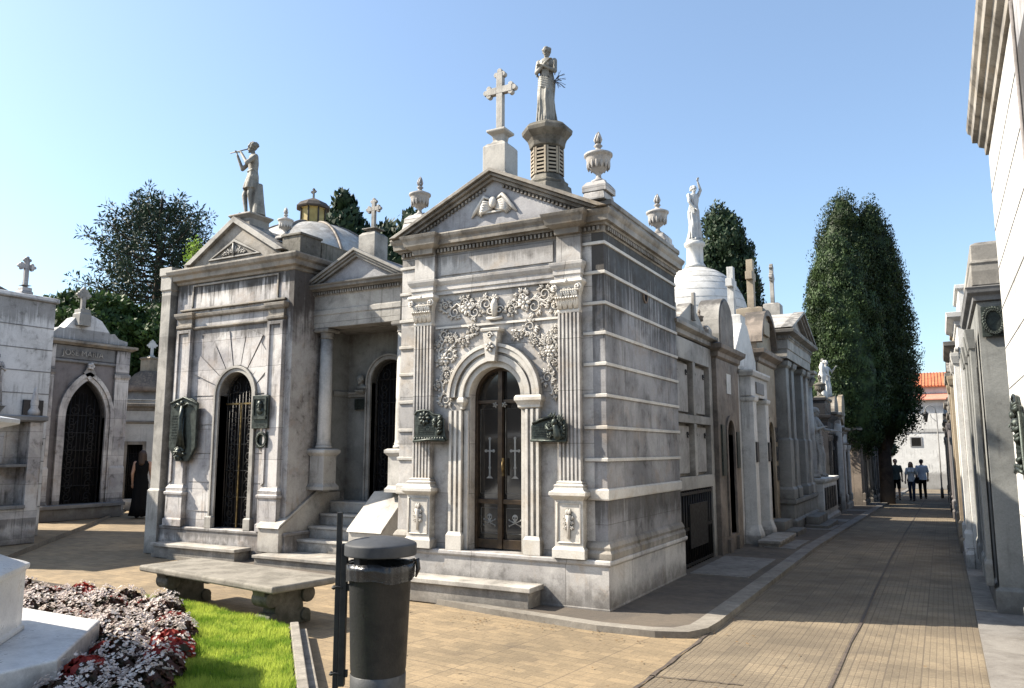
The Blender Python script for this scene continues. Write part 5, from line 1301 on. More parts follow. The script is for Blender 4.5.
# R7.. dark far tombs
def simple_tomb(label, x, y, w, h, d, mat, rz, z=0, kind='round', top='gable', door='void', doorh=2.1, cross=True, corn='cornice', proj=.12, pil=True, hw=.27, gh=.5, col=False):
    t = thing('mausoleum', label, 'mausoleum', (x, y, z), rz); W = w/2
    b = B(); arch_wall(b, -W, W, 0, h, 0, .25, 0, hw, .3, doorh-.2 if kind == 'rect' else doorh-hw, kind); b.box(-W, W, .2501, d, 0, h); b.build('wall', mat, t, .008)
    b = B(); b.front(-W+.02, W-.02, -.05, -.001, [(.05, 0), (.05, .22), (.02, .27), (.02, .3)]); b.build('plinth', mat, t, .006)
    b = B(); b.rings(-W, W, 0, d, [(0, h+.001), (.02, h+.02), (.03, h+.08), (proj, h+.13), (proj+.01, h+.2), (.0, h+.22)]); b.front(-W, W, -.02, -.001, [(0, h-.36), (.03, h-.33), (.03, h-.30), (0, h-.28)]); b.build('cornice', corn, t, .005)
    b = B(); b.strip(offset_open(0, hw, .302, doorh-.2 if kind == 'rect' else doorh-hw, kind, .09), offset_open(0, hw, .302, doorh-.2 if kind == 'rect' else doorh-hw, kind, 0), -.04, .15); b.build('door_surround', corn, t, .003)
    b = B(); b.box(-hw, hw, .17, .199, .3, doorh+.1); dd = b.build('door', door, t)
    b = B(); grille(b, 0, hw-.01, .31, doorh-.2 if kind == 'rect' else doorh-hw, .13, kind, False); b.build('grille', 'iron', dd)
    if pil:
        for s_ in (-1, 1):
            x0, x1 = sorted((s_*(W-.24), s_*(W-.03)))
            b = B(); b.front(x0, x1, -.07, -.001, [(.03, .302), (.03, .5), (0, .55), (0, h-.55), (.02, h-.52), (.04, h-.42), (.04, h-.37)]); b.build('pilaster', corn if mat == 'dark' else mat, t, .005)
    z0 = h+.222
    if top == 'gable': pediment(t, -W-proj, W+proj, z0, gh, 0, d, corn, .09, .08, .03, roofmat=mat)
    elif top == 'round':
        b = B(); b.prism([(-W*.8, z0)]+arc(0, z0, W*.7, pi, 0, 18)+[(W*.8, z0)], 0, .3); b.build('pediment', corn, t, .006)
    elif top == 'attic':
        b = B(); b.rings(-W+.08, W-.08, .05, d, [(0, z0), (0, z0+gh*.8), (.04, z0+gh*.85), (.04, z0+gh)]); b.build('attic', mat, t, .008)
    return t
far = [('black polished granite tomb with an urn on its roof, beside the pleading statue', 24.9, 1.5, 2.7, 'dark', 'attic', 'rect'),
       ('tall dark tomb with pale door frame beneath the tall cypresses', 26.6, 1.5, 2.9, 'brown', 'round', 'round'),
       ('low white tomb with a flat attic beneath the tall cypresses', 28.4, 1.6, 2.5, 'white_render', 'attic', 'rect'),
       ('far brown gabled tomb in the shade of the tall cypresses', 31.2, 1.8, 2.6, 'brown', 'gable', 'round'),
       ('far pale tomb in deep shade at the foot of the cypresses', 34.6, 1.7, 2.8, 'pale', 'attic', 'round'),
       ('far grey tomb on the left just before the three walkers', 37.0, 1.8, 3.0, 'grey', 'gable', 'rect'),
       ('far dark tomb on the left beside the three walkers', 39.4, 1.9, 3.1, 'dark', 'attic', 'rect'),
       ('farthest pale tomb on the left side of the street', 42.5, 2.2, 3.0, 'pale', 'gable', 'round'),
       ('farthest brown tomb on the left before the white building', 46.0, 2.6, 3.2, 'brown', 'attic', 'rect')]
for lb, y, w, h, m_, tp, kd in far:
    simple_tomb(lb, -2.85 if y < 30 else -2.55, y, w, h, 1.7, m_, RZ, slope(y)-.03, kd, tp, corn='dark' if m_ == 'dark' else 'cornice')
urn('dark stone urn on the black granite tomb roof', (-3.1, 24.9, 3.05), 1.0, (.2, .2), 'dirty')
robed('statue', 'small white angel like statue on the roof beyond the black granite tomb', (-3.1, 26.5, 3.25), RZ-.5, 1.25, [((.16, 0, 1.38), (.28, -.1, 1.2), (.22, -.3, 1.35), (0, -.6, .6)), ((-.16, 0, 1.38), (-.25, -.05, 1.15), (-.12, -.2, 1.0), (.5, -.3, -.2))], 'statue_white')
t = thing('round_finial_stone', 'leaning pale shell shaped stone ornament on a roof under the cypresses', 'ornament', (-2.9, 28.1, 2.55), RZ); b = B(); b.T = Matrix.Rotation(.5, 4, 'Y'); b.prism([(-.25, 0), (-.42, .4), (-.38, .8), (-.1, 1.05), (.2, 1.0), (.35, .7), (.3, .3), (.2, 0)], -.08, .08); b.build('shell', 'beige', t, .02)
t = thing('pole_finial', 'tall white turned finial post on a roof in front of the cypresses', 'finial', (-3.1, 25.6, 3.0)); b = B(); b.lathe([(.12, 0), (.12, .4), (.08, .5), (.09, .55), (.05, .7), (.11, .85), (.12, .95), (.06, 1.1), (.09, 1.2), (.03, 1.35)], (0, 0, 0), 14); b.build('post', 'white_render', t)
t = thing('door_frame_slab', 'bright white upright marble slab leaning out between the dark far tombs', 'slab', (-2.75, 25.72, -.25), RZ); b = B(); b.rings(-.05, .05, -.1, .1, [(.02, 0), (0, .1), (0, 2.6), (-.02, 2.7)]); b.build('shaft', 'white_clean', t)

roof_cross('weathered cross on the tall dark tomb beneath the cypresses', (-3.2, 26.6, 3.5), .25, .16, .8, .36, .1, 'pale', RZ, 0)
roof_cross('white cross on the far brown gabled tomb in the shade', (-3.1, 31.2, 3.0), .25, .16, .75, .36, .1, 'white_render', RZ, 0)
urn('pale urn on the near corner of the niche wall tomb roof', (-3.3, 10.44, 3.66), .42, (.09, .05), 'pale')
urn('small pale urn between the niche wall tomb and the brown tomb', (-3.25, 12.12, 3.56), .40, (.09, .05), 'brown')
urn('grey urn on the far corner of the temple tomb roof', (-3.35, 20.75, 4.27), .8, (.16, .12), 'greygreen')
# domed white tomb with blessing statue
t = thing('domed_tomb', 'white domed tomb behind the street row, carrying a white statue on its banded dome', 'mausoleum', (-5.48, 20.2, -.2))
b = B(); b.rings(-1.1, 1.1, -1.1, 1.1, [(0, 0), (0, 4.4), (.1, 4.45), (.1, 4.6), (0, 4.62)]); b.build('wall', 'white_render', t, .01)
b = B(); pr = [(1.28, 4.62), (1.28, 5.1), (1.33, 5.12), (1.33, 5.2)]
pr += [(1.32*cos(a), 5.20+1.49*sin(a)) for a in [i*1.38/30 for i in range(31)]]
b.lathe(pr+[(.22, 6.68)], (0, 0, 0), 64); dm = b.build('dome', 'white_render', t)
for i in range(1, 8):
    a = i*1.3/8; b = B(); r_ = 1.322*cos(a); z_ = 5.20+1.492*sin(a)
    b.tube([(r_*cos(q), r_*sin(q), z_) for q in [j*2*pi/48 for j in range(49)]], .005, 5); b.build('dome_band', 'pale', dm)
b = B(); b.lathe([(.30, 6.66), (.26, 6.75), (.22, 6.8), (.22, 7.25), (.27, 7.28), (.28, 7.36), (.22, 7.4)], (0, 0, 0), 24); b.build('neck', 'white_clean', t)
robed('statue', 'white marble statue with a raised arm on top of the white banded dome', (-5.48, 20.2, 7.23), .9, 1.55,
      [((.16, 0, 1.38), (.20, -.10, 1.55), (.10, -.12, 1.78), (-.1, -.1, 1)), ((-.16, 0, 1.38), (-.2, -.08, 1.15), (-.08, -.16, .95), (.2, -.4, -.3))], 'statue_white', lean=.02)

# ------------------------------------------------------------------ RIGHT SIDE, facing -x
LZ = -pi/2
def right_near():
    t = thing('mausoleum', 'tall clean white tomb wall with a moulded cornice at the right edge of the photo', 'mausoleum', (.57, 5.6, 0), LZ); W = 2.75
    b = B(); b.box(-W, W, 0, 3, 0, 4.42); b.build('wall', 'white_clean', t, .004)
    b = B()
    for i in range(11):
        z = .35+i*.37; b.box(-W-.002, W, -.004, -.001, z-.004, z+.004); b.box(-W-.004, -W-.001, 0, 3, z-.004, z+.004)
    b.build('block_joint', 'grey', t)
    b = B(); b.rings(-W, W, 0, 3, [(0, 4.422), (.025, 4.43), (.03, 4.50), (.07, 4.53), (.08, 4.58), (.12, 4.60), (.125, 4.68), (.15, 4.71), (.16, 4.76), (.02, 4.8)]); b.build('cornice', 'cornice', t, .004)
    b = B(); b.rings(-W, W, 0, 3, [(.03, 0), (.03, .28), (.0, .3)]); b.build('plinth', 'pale', t, .006)
    b = B(); b.front(.32, 1.9, -.02, -.001, [(0, .3), (0, 4.35)]); b.build('window_panel', 'marble_side', t, .02)
    b = B(); b.tube([(.30, -.025, .3), (.30, -.025, 4.35)], .014, 8); b.build('window_frame', 'mauve', t)
right_near()
plaque('dark bronze ornamental plaque with scrolled edges on the white wall at the right edge', (.565, 7.35, 1.78), .62, .62, 'crest', rz=LZ)
def g1():
    t = thing('mausoleum', 'tall grey stone tomb with bronze wreath panel beside the clean white wall at right', 'mausoleum', (.42, 10.75, 0), LZ); W = 1.3
    b = B(); b.rings(-W, W, 0, 2.2, [(.04, 0), (.04, .25), (0, .28), (0, 3.20)]); b.build('wall', 'greygreen', t, .006)
    b = B(); b.rings(-W+.2, W, -.22, 0, [(.01, 0), (.01, .04), (.0, .05)]); b.build('front_step', 'kerb', t)
    for x0 in (-1.24, -.62, .36, .98):
        b = B(); b.front(x0, x0+.26, -.09, -.041, [(.02, .281), (.02, .5), (0, .54), (0, 2.7), (.015, 2.72), (.035, 2.88), (.04, 2.92)]); b.build('pilaster', 'greygreen', t, .004)
    b = B(); b.box(-.3, .3, -.02, -.001, .3, 2.6); b.build('door', 'void', t)
    b = B(); b.rings(-W, W, 0, 2.2, [(.0, 3.202), (.03, 3.21), (.035, 3.26), (.08, 3.29), (.09, 3.33), (.10, 3.35), (.02, 3.37)]); b.build('cornice', 'grey', t, .005)
    b = B(); b.rings(-W, W, 0, 2.2, [(.03, 3.372), (.03, 3.60), (.045, 3.62), (.02, 3.64), (.02, 3.82), (-.03, 3.85)]); b.build('attic', 'pale', t, .01)
    return t
g1()
plaque('bronze laurel wreath fixed high on the side of the grey tomb at right', (.56, 9.44, 2.98), .22, .32, 'wreath')
t = simple_tomb('white tomb with a projecting cornice beyond the tall grey tomb at right', .30, 13.55, 1.7, 3.4, 1.8, 'white_clean', LZ, 0, 'rect', 'attic', corn='white_render', gh=.4)
simple_tomb('cream tomb third along the right side of the street', .26, 16.2, 2.4, 3.3, 1.8, 'beige', LZ, -.04, 'round', 'attic', corn='pale', gh=.35)
simple_tomb('cream gabled tomb fourth along the right side of the street', .27, 19.3, 2.4, 3.1, 1.8, 'pale', LZ, -.1, 'round', 'gable')
simple_tomb('low grey tomb fifth along the right side with a dark door', .28, 22.6, 2.4, 2.5, 1.8, 'grey', LZ, -.17, 'rect', 'attic')
simple_tomb('pinkish tomb on the right halfway down the street', .25, 26.0, 2.6, 3.0, 1.8, 'mauve', LZ, -.24, 'round', 'round')
simple_tomb('dark granite tomb on the right near the three walkers', .22, 29.6, 2.4, 2.9, 1.8, 'dark', LZ, -.3, 'rect', 'attic', corn='dark')
simple_tomb('weathered pale gabled tomb on the right beyond the dark granite one', .22, 33.4, 2.8, 2.9, 1.8, 'pale', LZ, -.38, 'round', 'gable')
simple_tomb('brown tomb on the right beside the lamp post', .2, 37.5, 3.0, 3.0, 1.8, 'brown', LZ, -.46, 'round', 'attic')
simple_tomb('farthest grey tomb on the right before the white building', .2, 42.0, 3.4, 3.0, 1.8, 'grey', LZ, -.56, 'rect', 'gable')
roof_cross('dark cross on the low grey tomb halfway down the right side', (.7, 22.6, 2.9), .25, .15, .55, .3, .08, 'dirty', LZ, 0)
# end building
t = thing('building', 'long white building with an orange tiled roof closing the far end of the street', 'building', (-2, 58, -1.2))
b = B(); b.box(-9, 12, 0, 8, 0, 6.3); b.build('wall', 'white_clean', t)
b = B(); b.box(-9, 12, -.0+.8, 8, 6.302, 7.1); b.build('upper_wall', 'white_clean', t)
b = B(); b.prism([(-.35, 6.10), (-.35, 6.16), (.9, 6.62), (.9, 6.32)], -9.2, 12.2, 'x'); b.build('lower_roof', 'pinkpaint', t)
b = B(); b.prism([(.45, 7.02), (.45, 7.1), (4, 8.25), (7.5, 7.1), (7.5, 7.02)], -9.2, 12.2, 'x')
for i in range(110): x = -9.1+i*.195; b.tube([(x, .42, 7.10), (x, 4, 8.26)], .035, 5)
b.build('roof', 'rooftile', t)
for x, z0, z1, y in ((.55, 3.05, 3.7, 0), (.75, 6.72, 7.0, .8), (-4, 3.05, 3.7, 0), (5, 3.05, 3.7, 0)):
    b = B(); b.strip([(x-.35, z0), (x-.35, z1), (x+.35, z1), (x+.35, z0), (x-.35, z0)], [(x-.28, z0+.05), (x-.28, z1-.05), (x+.28, z1-.05), (x+.28, z0+.05), (x-.28, z0+.05)], y-.03, y); w_ = b.build('window', 'grey', t); b = B(); b.box(x-.28, x+.28, y-.02, y-.002, z0+.05, z1-.05); b.build('pane', 'glass', w_)
b = B(); b.box(-9, 12, -.03, -.001, 4.0-.02, 4.02); b.build('wall_joint', 'grey', t)
# lamp post
t = thing('street_lamp', 'thin street lamp post with a hanging lantern at the far end of the street', 'street lamp', (-.12, 41.5, -.55))
b = B(); b.lathe([(.07, 0), (.07, .4), (.035, .5), (.03, 3.9)], (0, 0, 0), 10); b.build('post', 'grey', t)
b = B(); b.tube([(0, 0, 3.85), (-.05, 0, 4.15), (-.25, 0, 4.3), (-.42, 0, 4.2), (-.45, 0, 4.05)], .022, 6); b.tube([(0, 0, 3.5), (-.2, 0, 3.7), (-.3, 0, 4.0)], .012, 5); a_ = b.build('arm', 'grey', t)
b = B(); b.lathe([(.06, 3.5), (.13, 3.85), (.16, 3.88), (.05, 4.0), (.02, 4.08)], (-.45, 0, 0), 6, False); b.build('lantern', 'iron', a_)
# ------------------------------------------------------------------ LEFT BACKGROUND
PZ = pi/2
def pink():
    t = thing('mausoleum', 'mauve tomb with a white gothic door surround and curved gable with a cross', 'mausoleum', (-18.6, 11.75, 0), PZ); W = 1.15
    b = B(); arch_wall(b, -W, W, .3, 4.2, 0, .25, .1, .52, .3, 2.45, 'pointed'); b.box(-W, W, .2501, 2.2, 0, 4.2); b.build('wall', 'mauve', t, .006)
    b = B(); b.strip(offset_open(.1, .52, .3, 2.45, 'pointed', .10), offset_open(.1, .52, .3, 2.45, 'pointed', 0), -.05, .12); b.strip(offset_open(.1, .52, .3, 2.45, 'pointed', .2), offset_open(.1, .52, .3, 2.45, 'pointed', .101), -.08, .02)
    b.prism([(-.06, 3.55), (.1, 3.8), (.26, 3.55), (.1, 3.35)], -.08, -.001)
    for q in range(5): b.ell((.1+.05*cos(q*1.25), -.09, 3.72+.05*sin(q*1.25)), (.05, .05, .05), 8, 5)
    b.build('door_surround', 'left_marble', t, .003)
    for x0 in (-W-.02, W-.36):
        b = B(); b.front(x0, x0+.38, -.07, -.001, [(.05, 0), (.05, .35), (.02, .42), (.02, 1.2), (0, 1.25), (0, 3.45), (.03, 3.5), (.03, 3.58), (0, 3.6), (0, 4.19)]); b.build('pilaster', 'left_marble', t, .006)
    b = B(); b.front(-W+.37, W-.37, -.04, -.001, [(0, 3.78), (.02, 3.8), (.02, 3.84), (0, 3.86)]); b.front(-W+.37, W-.37, -.02, -.001, [(0, 3.88), (0, 4.19)]); b.build('frieze', 'grey', t)
    b = B(); b.rings(-W, W, 0, 2.2, [(.08, 4.202), (.1, 4.22), (.17, 4.26), (.17, 4.32), (.02, 4.34)]); b.build('cornice', 'cornice', t, .004)
    P = [(-1.1, 4.342), (-1.1, 4.45), (-.85, 4.5), (-.72, 4.62), (-.6, 4.6), (-.5, 4.72), (-.35, 4.9), (-.12, 5.0), (.12, 5.0), (.35, 4.9), (.5, 4.72), (.6, 4.6), (.72, 4.62), (.85, 4.5), (1.1, 4.45), (1.1, 4.342)]
    b = B(); b.prism(P, -.03, .35); b.build('curved_gable', 'white_old', t, .01)
    b = B(); grille(b, .1, .515, .3, 2.45, .13, 'pointed', True, .012); b.build('door', 'iron', t)
    b = B(); b.box(-.5, .7, .2, .249, .3, 3.4); b.build('interior', 'void', t)
    b = B(); b.box(-1.1, .95, -.42, -.13, 0, .28); b.box(-1.14, 1.0, -.5, -.13, .282, .36); b.box(-1.2, .98, -.13, -.001, .0, .30); b.build('front_step', 'grey', t, .006)
    text(t, 'JOSE MARIA', .2, (-.1, -.066, 3.95), 'pale', ext=.005)
    return t
pink()
roof_cross('budded stone cross on the curved gable of the mauve gothic door tomb', (-18.55, 11.55, 5.0), .12, .13, .55, .34, .10, 'pale', PZ, .0)
def whitewall():
    t = thing('mausoleum', 'large whitewashed block wall tomb with stained top at the left edge', 'mausoleum', (-15.6, 7.1, 0), PZ); W = 2.05
    b = B(); b.box(-W, W, 0, 3, 0, 4.58); b.build('wall', 'white_old', t, .006)
    b = B()
    for i in range(9):
        z = .55+i*.44; b.box(-W, W+.002, -.006, -.001, z-.008, z+.008)
    b.build('block_joint', 'grey', t)
    b = B(); b.rings(-W, W, 0, 3, [(.0, 4.582), (.05, 4.6), (.05, 4.68), (0, 4.7)]); b.build('coping', 'white_old', t, .01)
    b = B(); b.box(W-.5, W-.12, -.05, -.0065, 2.0, 2.62); b.prism([(W-.5, 2.0), (W-.55, 1.75), (W-.07, 1.75), (W-.12, 2.0)], -.06, -.0065); b.build('black_tablet', 'dark', t)
    return t
whitewall()
t = thing('rock_grotto', 'dark rough rock mound on the roof above the whitewashed wall', 'rockwork', (-17.5, 8.7, 4.5)); rng = np.random.default_rng(4)
b = B()
for i in range(26): b.ell((rng.uniform(-1.2, 1.0), rng.uniform(-1.6, .75), rng.uniform(-.1, .22)), (rng.uniform(.35, .6), rng.uniform(.35, .6), rng.uniform(.2, .38)), 9, 6, Matrix.Rotation(rng.uniform(0, 3), 3, 'Z').to_euler())
b.build('rocks', 'rock', t, remesh=.07)
roof_cross('pale budded cross standing on the dark rock mound at far left', (-17.1, 9.33, 5.02), .1, .1, .62, .36, .09, 'left_marble', PZ, .05)
t = robed('statue', 'small carved angel bracketed on the whitewashed wall at the left edge', (-15.40, 8.02, 2.5), PZ, .95, [((.16, 0, 1.38), (.22, -.1, 1.15), (.05, -.22, 1.2), (-.5, -.3, .4)), ((-.16, 0, 1.38), (-.22, -.1, 1.15), (-.05, -.22, 1.15), (.5, -.3, .4))], 'left_marble')
b = B(); b.rings(-.16, .16, -.1, .2, [(-.1, -.25), (0, -.04), (.02, -.031), (.02, -.03)]); b.build('bracket', 'pale', t)
# low niche tomb beside the wall
t = thing('wall_niche', 'low grey niche tomb with shelves and turned spires below the whitewashed wall', 'tomb', (-14.4, 7.55, 0), PZ)
b = B(); W = .85; b.box(-W, W, .35, 1.1, 0, 2.15); b.box(-W, -W+.22, 0, .349, 0, 2.15); b.box(W-.24, W, 0, .349, 0, 2.15); b.box(-W+.221, W-.241, 0, .349, 0, .62); b.build('wall', 'left_marble', t, .008)
b = B(); b.box(-W+.221, W-.241, -.05, .34, .622, .68); b.box(-W+.221, W-.241, .0, .34, 1.35, 1.40); b.build('shelf', 'grey', t, .006)
b = B(); b.rings(-W, W, 0, 1.1, [(0, 2.152), (.05, 2.18), (.05, 2.25), (0, 2.27)]); b.build('cornice', 'grey', t, .005)
for x in (-.75, .72): b = B(); b.lathe([(.10, 2.27), (.10, 2.35), (.06, 2.42), (.07, 2.5), (.03, 2.75), (.0, 2.8)], (x, .12, 0), 12); b.build('spire', 'left_marble', t)
b = B(); b.box(.0, .2, .05, .3, 1.402, 1.95); b.build('tablet', 'marble_side', t)
simple_tomb('plain white tomb with a narrow door left of the woman in black', -19.9, 14.2, 1.2, 2.75, 2., 'white_render', PZ*.55, 0, 'rect', 'attic', gh=.1, hw=.2, doorh=2.0, pil=False)
t = simple_tomb('glossy black tomb behind the woman in black', -20.0, 16.6, 2.4, 2.95, 2., 'dark', .5, 0, 'rect', 'attic', corn='dark', gh=.4, hw=.4)
t = thing('chapel_roof', 'small chapel with a rough brown conical roof behind the black tomb', 'chapel', (-24.0, 17.55, 0)); b = B(); b.lathe([(.95, 0), (.95, 3.6)], (0, 0, 0), 8, False); b.build('wall', 'grey', t)
b = B(); b.lathe([(1.05, 3.6), (.9, 3.8), (.5, 4.25), (.35, 4.35)], (0, 0, 0), 14); b.build('roof', 'thatch', t); b = B(); b.rings(-.24, .24, -.24, .24, [(0, 4.3), (0, 4.75), (.04, 4.8), (0, 4.85)]); b.build('cross_block', 'beige', t)
roof_cross('small white cross on the conical brown chapel roof', (-24.0, 17.55, 4.85), .06, .1, .55, .32, .1, 'white_render', .8, 0)
for i, (x, y, w, h, d, m_, lb) in enumerate(((-27, 14.0, 5, 3.6, 3, 'mauve', 'dim mauve tomb far behind the mauve gothic door tomb'), (-23.5, 22.5, 4, 3.2, 3, 'grey', 'dim grey tomb far behind the black tomb'), (-17.0, 19.5, 4, 3.4, 3, 'brown', 'dim brown tomb closing the far end of the left passage'))):
    simple_tomb(lb, x, y, w, h, d, m_, .4, 0, 'round', 'gable')

# ------------------------------------------------------------------ DOMED TOMB ACROSS THE PLAZA (seen in the door glass)
t = thing('domed_tomb', 'domed stone tomb across the plaza, mirrored in the glass door of the marble mausoleum', 'mausoleum', (-9.6, -4.6, 0), pi)
b = B(); b.rings(-1.3, 1.3, -1.3, 1.3, [(.05, 0), (.05, .4), (0, .45), (0, 3.4), (.1, 3.5), (.1, 3.6), (0, 3.65)]); b.build('wall', 'pale', t, .01)
b = B(); b.lathe([(1.0, 3.65), (1.0, 4.0)]+[(1.0*cos(a), 4.0+1.1*sin(a)) for a in [i*pi/2/10 for i in range(10)]]+[(.15, 5.1), (.15, 5.5), (.02, 5.6)], (0, 0, 0), 30); b.build('dome', 'dome_tile', t)
simple_tomb('grey gabled tomb across the plaza beside the domed one', -6.6, -4.2, 2.4, 3.2, 2, 'grey', pi, 0, 'round', 'gable')
simple_tomb('brown gabled tomb across the plaza at the far end of the domed one', -12.9, -4.6, 2.6, 3.2, 2, 'brown', pi, 0, 'round', 'gable')

# ------------------------------------------------------------------ PLAZA FURNITURE
t = thing('bench', 'long speckled stone bench with scrolled supports on the sunny paving', 'bench', (-6.48, 5.83, 0), radians(-8))
b = B(); b.rings(-1.16, 1.16, -.37, .37, [(-.03, .352), (-.005, .36), (0, .375), (0, .405), (-.012, .42)]); b.build('seat', 'benchstone', t, .008)
for x in (-.85, .85):
    b = B()
    P = [(-.26, 0), (-.26, .05), (-.20, .07), (-.17, .12), (-.16, .2), (-.22, .26), (-.28, .29), (-.30, .35), (.30, .35), (.28, .29), (.22, .26), (.16, .2), (.17, .12), (.20, .07), (.26, .05), (.26, 0)]
    b.prism(P, x-.09, x+.09, 'x')
    for s_ in (-1, 1):
        b.T = Matrix.Translation((x, s_*.21, .265)) @ Matrix.Rotation(pi/2, 4, 'Y'); b.lathe([(.02, -.115), (.075, -.115), (.08, -.10), (.08, .10), (.075, .115), (.02, .115)], (0, 0, 0), 18)
        b.T = Matrix.Translation((x, s_*.19, .075)) @ Matrix.Rotation(pi/2, 4, 'Y'); b.lathe([(.02, -.11), (.055, -.11), (.06, -.1), (.06, .1), (.055, .11), (.02, .11)], (0, 0, 0), 16)
    b.T = None
    b.build('support', 'dirty', t, .006)
# litter bin
t = thing('litter_bin', 'dark grey round litter bin with domed lid and black bag, hung on a post', 'litter bin', (-3.06, 3.9, 0), radians(30))
t.scale = (.85, .85, 1)
b = B(); b.lathe([(.185, .17), (.19, .20), (.192, .34), (.196, .36), (.222, .93), (.235, .95), (.235, .965), (.21, .965), (.205, .90), (.18, .25)], (0, 0, 0), 48); bd = b.build('body', 'binmetal', t)
b = B(); b.lathe([(.187, .14), (.1935, .16), (.1955, .325), (.186, .33)], (0, 0, 0), 48); b.build('foot_band', 'bintin', t)
b = B(); rnd = random.Random(3); vs = []; fs = []; n = 96
rows = [(.207, .80), (.214, .90), (.238, .968), (.246, .972), (.245, .93), (.243, .885), (.244, .875)]
for i, (r, z) in enumerate(rows):
    for q in range(n):
        a = 2*pi*q/n; k = 0 if i < 2 else .002*sin(9*a)+.002*sin(23*a+1)+.0015*sin(37*a)
        vs.append(((r+k)*cos(a), (r+k)*sin(a), z+(0 if i < 3 else .010*sin(3*a+1)+.004*sin(7*a))))
for i in range(len(rows)-1):
    for q in range(n): fs.append((i*n+q, i*n+(q+1) % n, (i+1)*n+(q+1) % n, (i+1)*n+q))
b.add(vs, fs, True); b.tube([(.24, .02, .97), (.26, .03, .98), (.27, .02, .93), (.255, .0, .88)], [.012, .02, .018, .006], 8); b.build('bag', 'bag', t)
b = B(); b.lathe([(.19, .80), (.02, .78)], (0, 0, 0), 30); b.build('bag_bottom', 'bag', t)
b = B(); b.lathe([(.235, 1.014), (.254, 1.015), (.2575, 1.018), (.258, 1.024), (.258, 1.072), (.2575, 1.078), (.254, 1.083), (.245, 1.088), (.20, 1.104), (.10, 1.12), (.01, 1.125)], (0, 0, 0), 48); b.lathe([(.23, 1.017), (.23, 1.0175)], (0, 0, 0), 30); b.build('lid', 'lid', t, 0)
b = B(); 
for a in (2.4, 3.9): b.T = Matrix.Rotation(a, 4, 'Z'); b.box(.195, .205, -.035, .035, .93, 1.06)
b.T = None; b.build('lid_bracket', 'binmetal', t)
b = B(); b.rings(-.318, -.282, -.022, .022, [(0, 0), (0, 1.27)]); b.rings(-.32, -.28, -.024, .024, [(.03, .0), (.03, .01)]); b.build('post', 'binmetal', t, .004)
b = B(); b.box(-.281, -.215, -.016, .016, .30, .34); b.box(-.281, -.215, -.016, .016, .80, .84); b.box(-.28, -.235, -.03, .03, .25, 1.08)
for z in (.32, .82): b.ell((-.33, 0, z), (.014, .014, .014), 8, 6); b.tube([(-.34, -.03, z), (-.30, -.035, z+.01), (-.26, -.03, z)], .006, 6)
b.build('bracket', 'binmetal', t, .003)

# raised planting bed with lawn and begonias
E1 = [(-3.35, 3.55), (-5.18, 5.33)]     # edge seen from the bench side
b = B(); b.v = []
bed = [(-2.4, 2.63), (-5.18, 5.33), (-6.72, 5.62), (-10.2, 5.75), (-10.4, 1.0), (-3.0, .9)]
b.prism(bed, -.05, .085, 'z'); tag(b.build('soil', 'soil'), kind='structure')
b = B()
def edge(p0, p1, w, z0, z1, off=0):
    p0 = Vector(p0); p1 = Vector(p1); d = (p1-p0).normalized(); n = Vector((d.y, -d.x))
    return [tuple(p0+n*off), tuple(p1+n*off), tuple(p1+n*(off+w)), tuple(p0+n*(off+w))]
t = thing('bed_kerb', 'low double stone kerb along the edge of the grass bed', 'kerb', (0, 0, 0))
b = B(); b.prism(edge((-2.4, 2.63), (-5.20, 5.35), .075, 0, 0, .004), -.03, .13, 'z'); b.build('inner_kerb', 'kerb', t, .008)
b = B(); b.prism(edge((-2.4, 2.63), (-5.17, 5.32), .065, 0, 0, .085), -.03, .075, 'z'); b.prism(edge((-5.22, 5.36), (-6.75, 5.65), .05, 0, 0, .004), -.03, .07, 'z'); b.build('outer_kerb', 'kerb', t, .006)
rng = np.random.default_rng(11)
def inpoly(P, poly):
    x, y = P[:, 0], P[:, 1]; c = np.zeros(len(P), bool); n = len(poly)
    for i in range(n):
        x0, y0 = poly[i]; x1, y1 = poly[i-1]
        c ^= ((y0 > y) != (y1 > y)) & (x < (x1-x0)*(y-y0)/(y1-y0+1e-12)+x0)
    return c
lawn = [(-2.42, 2.66), (-5.18, 5.31), (-6.72, 5.60), (-7.6, 5.62), (-6.75, 5.4), (-5.75, 4.6), (-5.0, 3.9), (-3.9, 2.5)]
b = B(); b.prism(lawn, .05, .10, 'z'); M['turfsoil'] = plain('mossy turf soil', (.06, .11, .02), .95, 0, (.04, .07, .015), 20, .6); tag(b.build('turf', 'turfsoil'), kind='structure')
P = rng.uniform((-7.7, 2.4), (-2.4, 5.7), (260000, 2)); P = P[inpoly(P, lawn)][:90000]; n = len(P)
base = np.c_[P, np.full(n, .095)]; hgt = rng.uniform(.018, .058, n)*(1+.25*np.sin(P[:, 0]*7)*np.sin(P[:, 1]*9)); an = rng.uniform(0, 2*pi, n); le = rng.uniform(0, .6, n); la = rng.uniform(0, 2*pi, n)
tip = base+np.c_[np.cos(la)*hgt*le, np.sin(la)*hgt*le, hgt]; sd = np.c_[np.cos(an), np.sin(an), np.zeros(n)]*.0022
mid = base*.45+tip*.55+np.c_[np.zeros((n, 2)), hgt*.08]
V = np.stack([base-sd, base+sd, mid+sd*.7, tip, mid-sd*.7], 1).reshape(-1, 3)
me = bpy.data.meshes.new('grass'); me.vertices.add(5*n); me.vertices.foreach_set('co', V.ravel()); me.loops.add(5*n); me.loops.foreach_set('vertex_index', np.arange(5*n)); me.polygons.add(n); me.polygons.foreach_set('loop_start', np.arange(0, 5*n, 5)); me.polygons.foreach_set('loop_total', np.full(n, 5)); me.update(calc_edges=True); me.materials.append(M['grass'])
